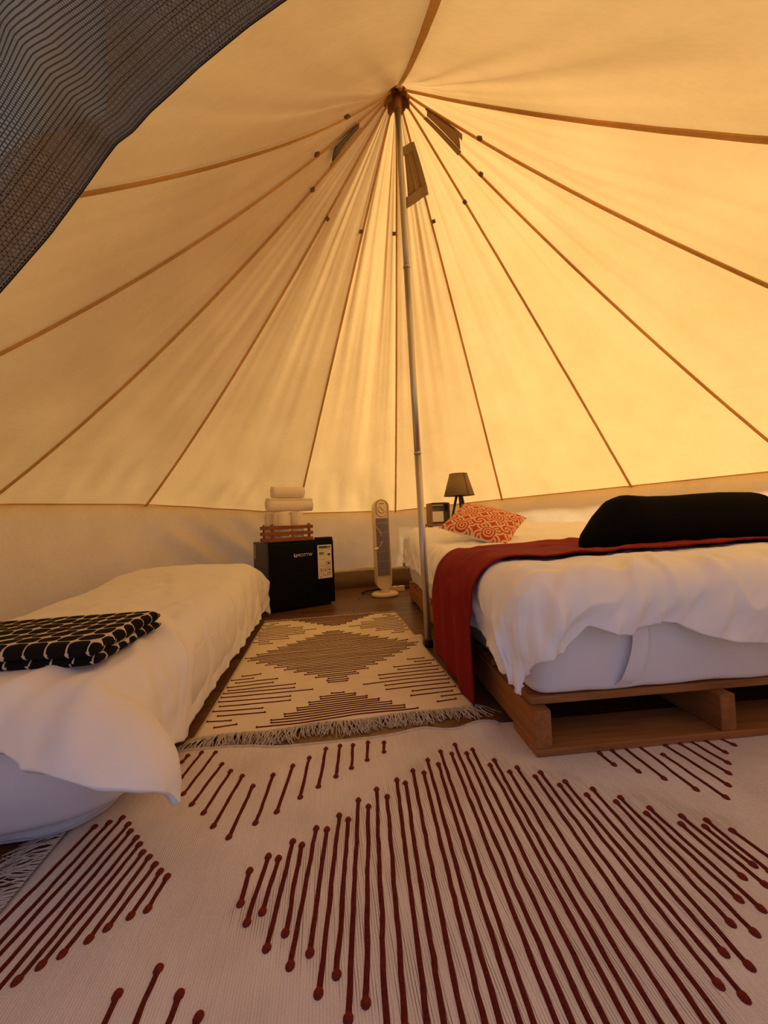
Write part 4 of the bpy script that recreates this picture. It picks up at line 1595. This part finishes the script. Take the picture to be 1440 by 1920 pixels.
# front shell ring, standing proud of the housing
so, si_ = stadium(fx0, fx1, fz0, fz1), stadium(fx0 + .007, fx1 - .007, fz0 + .007, fz1 - .007)
rim = MB()
n = len(so)
vs = [(x, -.008, z) for x, z in so] + [(x, -.012, z) for x, z in si_] + [(x, -.0005, z) for x, z in si_] + [(x, -.0005, z) for x, z in so]
fs = []
for k in range(n):
    k2 = (k + 1) % n
    for r in range(4):
        r2 = (r + 1) % 4
        fs.append((r * n + k, r * n + k2, r2 * n + k2, r2 * n + k))
rim.add(vs, fs).build('front_rim', M_FAN, fan)
MB().box(-gx, gx, -.0030, -.0005, gz0, gz1).build('grille_back', M_FAND, fan)
for k in range(13):
    x = -gx + .004 + (2 * gx - .008) * k / 12
    MB().box(x - .0011, x + .0011, -.011, -.0035, gz0, gz1).build('grille_slat', M_FANS, fan)
for k in range(6):
    z = gz0 + (gz1 - gz0) * (k + .5) / 6
    MB().box(-gx, gx, -.0125, -.0112, z - .0012, z + .0012).build('grille_bar', M_FANS, fan)
st = stadium(-.043, .043, .655, .788)
MB().prism(st, -.0090, -.0005).build('control_panel', M_FAN, fan)
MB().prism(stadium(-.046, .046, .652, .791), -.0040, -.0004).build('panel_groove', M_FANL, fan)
kn = MB()
vs = [(.031 * math.cos(2 * PI * k / 28), y, .715 + .031 * math.sin(2 * PI * k / 28)) for y in (-.0095, -.0165) for k in range(28)]
kn.add(vs, [tuple(range(28, 56))[::-1]] + [(k, (k + 1) % 28, 28 + (k + 1) % 28, 28 + k) for k in range(28)])
dial = kn.build('dial', M_FAN, fan)
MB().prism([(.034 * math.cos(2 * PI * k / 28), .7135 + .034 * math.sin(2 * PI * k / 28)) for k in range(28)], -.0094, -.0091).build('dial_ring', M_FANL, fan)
g_ = MB()
for s in (-1, 1):
    pass
q = Vector((.7, 0, -.7))
pq = Vector((.7, 0, .7))
c = Vector((0, -.0172, .715))
vs = [c + q * a * .024 + pq * b * .003 + Vector((0, d, 0)) for d in (-.001, .001) for a, b in ((-1, -1), (1, -1), (1, 1), (-1, 1))]
g_.add(vs, [(0, 1, 2, 3), (7, 6, 5, 4), (0, 4, 5, 1), (1, 5, 6, 2), (2, 6, 7, 3), (3, 7, 4, 0)]).build('dial_pointer', M_FANL, dial)
MB().box(-.022, .020, -.0096, -.0091, .757, .764).build('name_strip', M_FANL, fan)
# lead hanging over the front, with its plug
pts = [(-.060, .06, .70), (-.075, .03, .67), (-.092, -.004, .635), (-.086, -.02, .60), (-.060, -.028, .573), (-.030, -.024, .54), (-.012, -.024, .49), (-.010, -.024, .45), (-.024, -.026, .415), (-.045, -.028, .398)]
fc = MB().tube(pts, .0026, 6).build('power_lead', M_FAN, fan, True)
MB().tube([(-.045, -.028, .398), (-.058, -.030, .392), (-.078, -.030, .388)], [.006, .011, .010], 8).tube([(-.078, -.026, .388), (-.094, -.026, .383)], .0024, 6).tube([(-.078, -.036, .388), (-.094, -.036, .383)], .0024, 6).build('plug', M_FAN, fc)
# socket strip and black cable behind the fan
ps = tag(empty('socket_strip', (.655, 3.365, 0), math.radians(3)), 'cream socket strip on the floor behind the tower fan', 'socket strip')
MB().box(-.17, .03, -.025, .025, .0005, .045, .005).build('strip_body', M_FAN, ps)
for x in (-.13, -.08, -.03):
    MB().lathe([(0, .0452), (.016, .0452), (.016, .0465), (0, .0465)], 14, (x, 0)).build('socket', M_FANL, ps)
cb = MB().tube([(.31, 3.30, .012), (.34, 3.345, .022), (.40, 3.40, .016), (.46, 3.425, .02), (.56, 3.44, .012), (.68, 3.45, .012), (.80, 3.455, .012), (.95, 3.46, .012)], .008, 7).build('black_cable', M_BLACKP, None, True)
tag(cb, 'black cable lying along the foot of the back wall behind the fan', 'cable')

# ------------------------------------------------------------------ netting curtain of the doorway, drawn aside
cur = tag(empty('door_curtain', (0, 0, 0)), 'dark insect-net door curtain drawn aside at the upper left', 'curtain')
def ray_pt(px, py, dist):
    c = (px - 720., py - 960., FPX)
    r = Vector([sum(RW[i][k] * c[k] for k in range(3)) for i in range(3)])
    return Vector((0, 0, CAM_Z)) + r.normalized() * dist
edge = [(640, -70, .62), (533, 0, .60), (463, 50, .585), (373, 124, .57), (323, 171, .555), (280, 210, .55), (249, 245, .545), (218, 268, .545), (194, 300, .545), (159, 350, .54), (93, 439, .53), (0, 546, .52), (-110, 660, .51), (-260, 800, .50)]
EDGE = [ray_pt(*e) for e in edge]
EL = sum((q - p).length for p, q in zip(EDGE, EDGE[1:]))
OUT = Vector((-.62, -.30, .55)).normalized()
def net_pt(a, b, off=0.):
    k = a * (len(EDGE) - 1)
    i = min(len(EDGE) - 2, int(k))
    p = EDGE[i].lerp(EDGE[i + 1], k - i)
    ln = .62
    t = b * ln
    # the cloth turns over a soft fold close to its edge, then runs out to the door frame
    q = p + OUT * t
    view = Vector((p.x, p.y, p.z - CAM_Z)).normalized()
    foldd = .035 * math.exp(-((t - .075 - .03 * math.sin(a * 6)) / .035) ** 2) - .02 * math.exp(-(t / .03) ** 2)
    foldd += .018 * fbm(a * 3.2, t * 6, 2, 2) * sstep(0, .06, t) + .012 * math.sin(a * 13 + t * 16) * sstep(0, .1, t)
    nearb = math.exp(-((a - .54) / .05) ** 2) * math.exp(-(t / .05) ** 2) * .012
    return q - view * (foldd + nearb) + view * off
grid('netting', lambda a, b: net_pt(a, b ** 1.3), 90, 70, M_NET, cur, uv=lambda a, b: (a * EL, (b ** 1.3) * .62))
grid('net_lining', lambda a, b: net_pt(a, b ** 1.3, .004 + .02 * sstep(0, .1, b)), 60, 40, M_FLAP, cur)
def hem_w(a):
    return interp(((0, .16), (.08, .12), (.23, .085), (.40, .035), (.50, .018), (.62, .03), (.80, .06), (1, .08)), a)
grid('net_hem', lambda a, b: net_pt(a, b * hem_w(a) / .62, -.003), 90, 12, M_NETH, cur, uv=lambda a, b: (a * EL, b * hem_w(a)))
MB().tube([net_pt(i / 60, 0) for i in range(61)], .0012, 6).build('net_binding', M_BLACKP, cur, True)
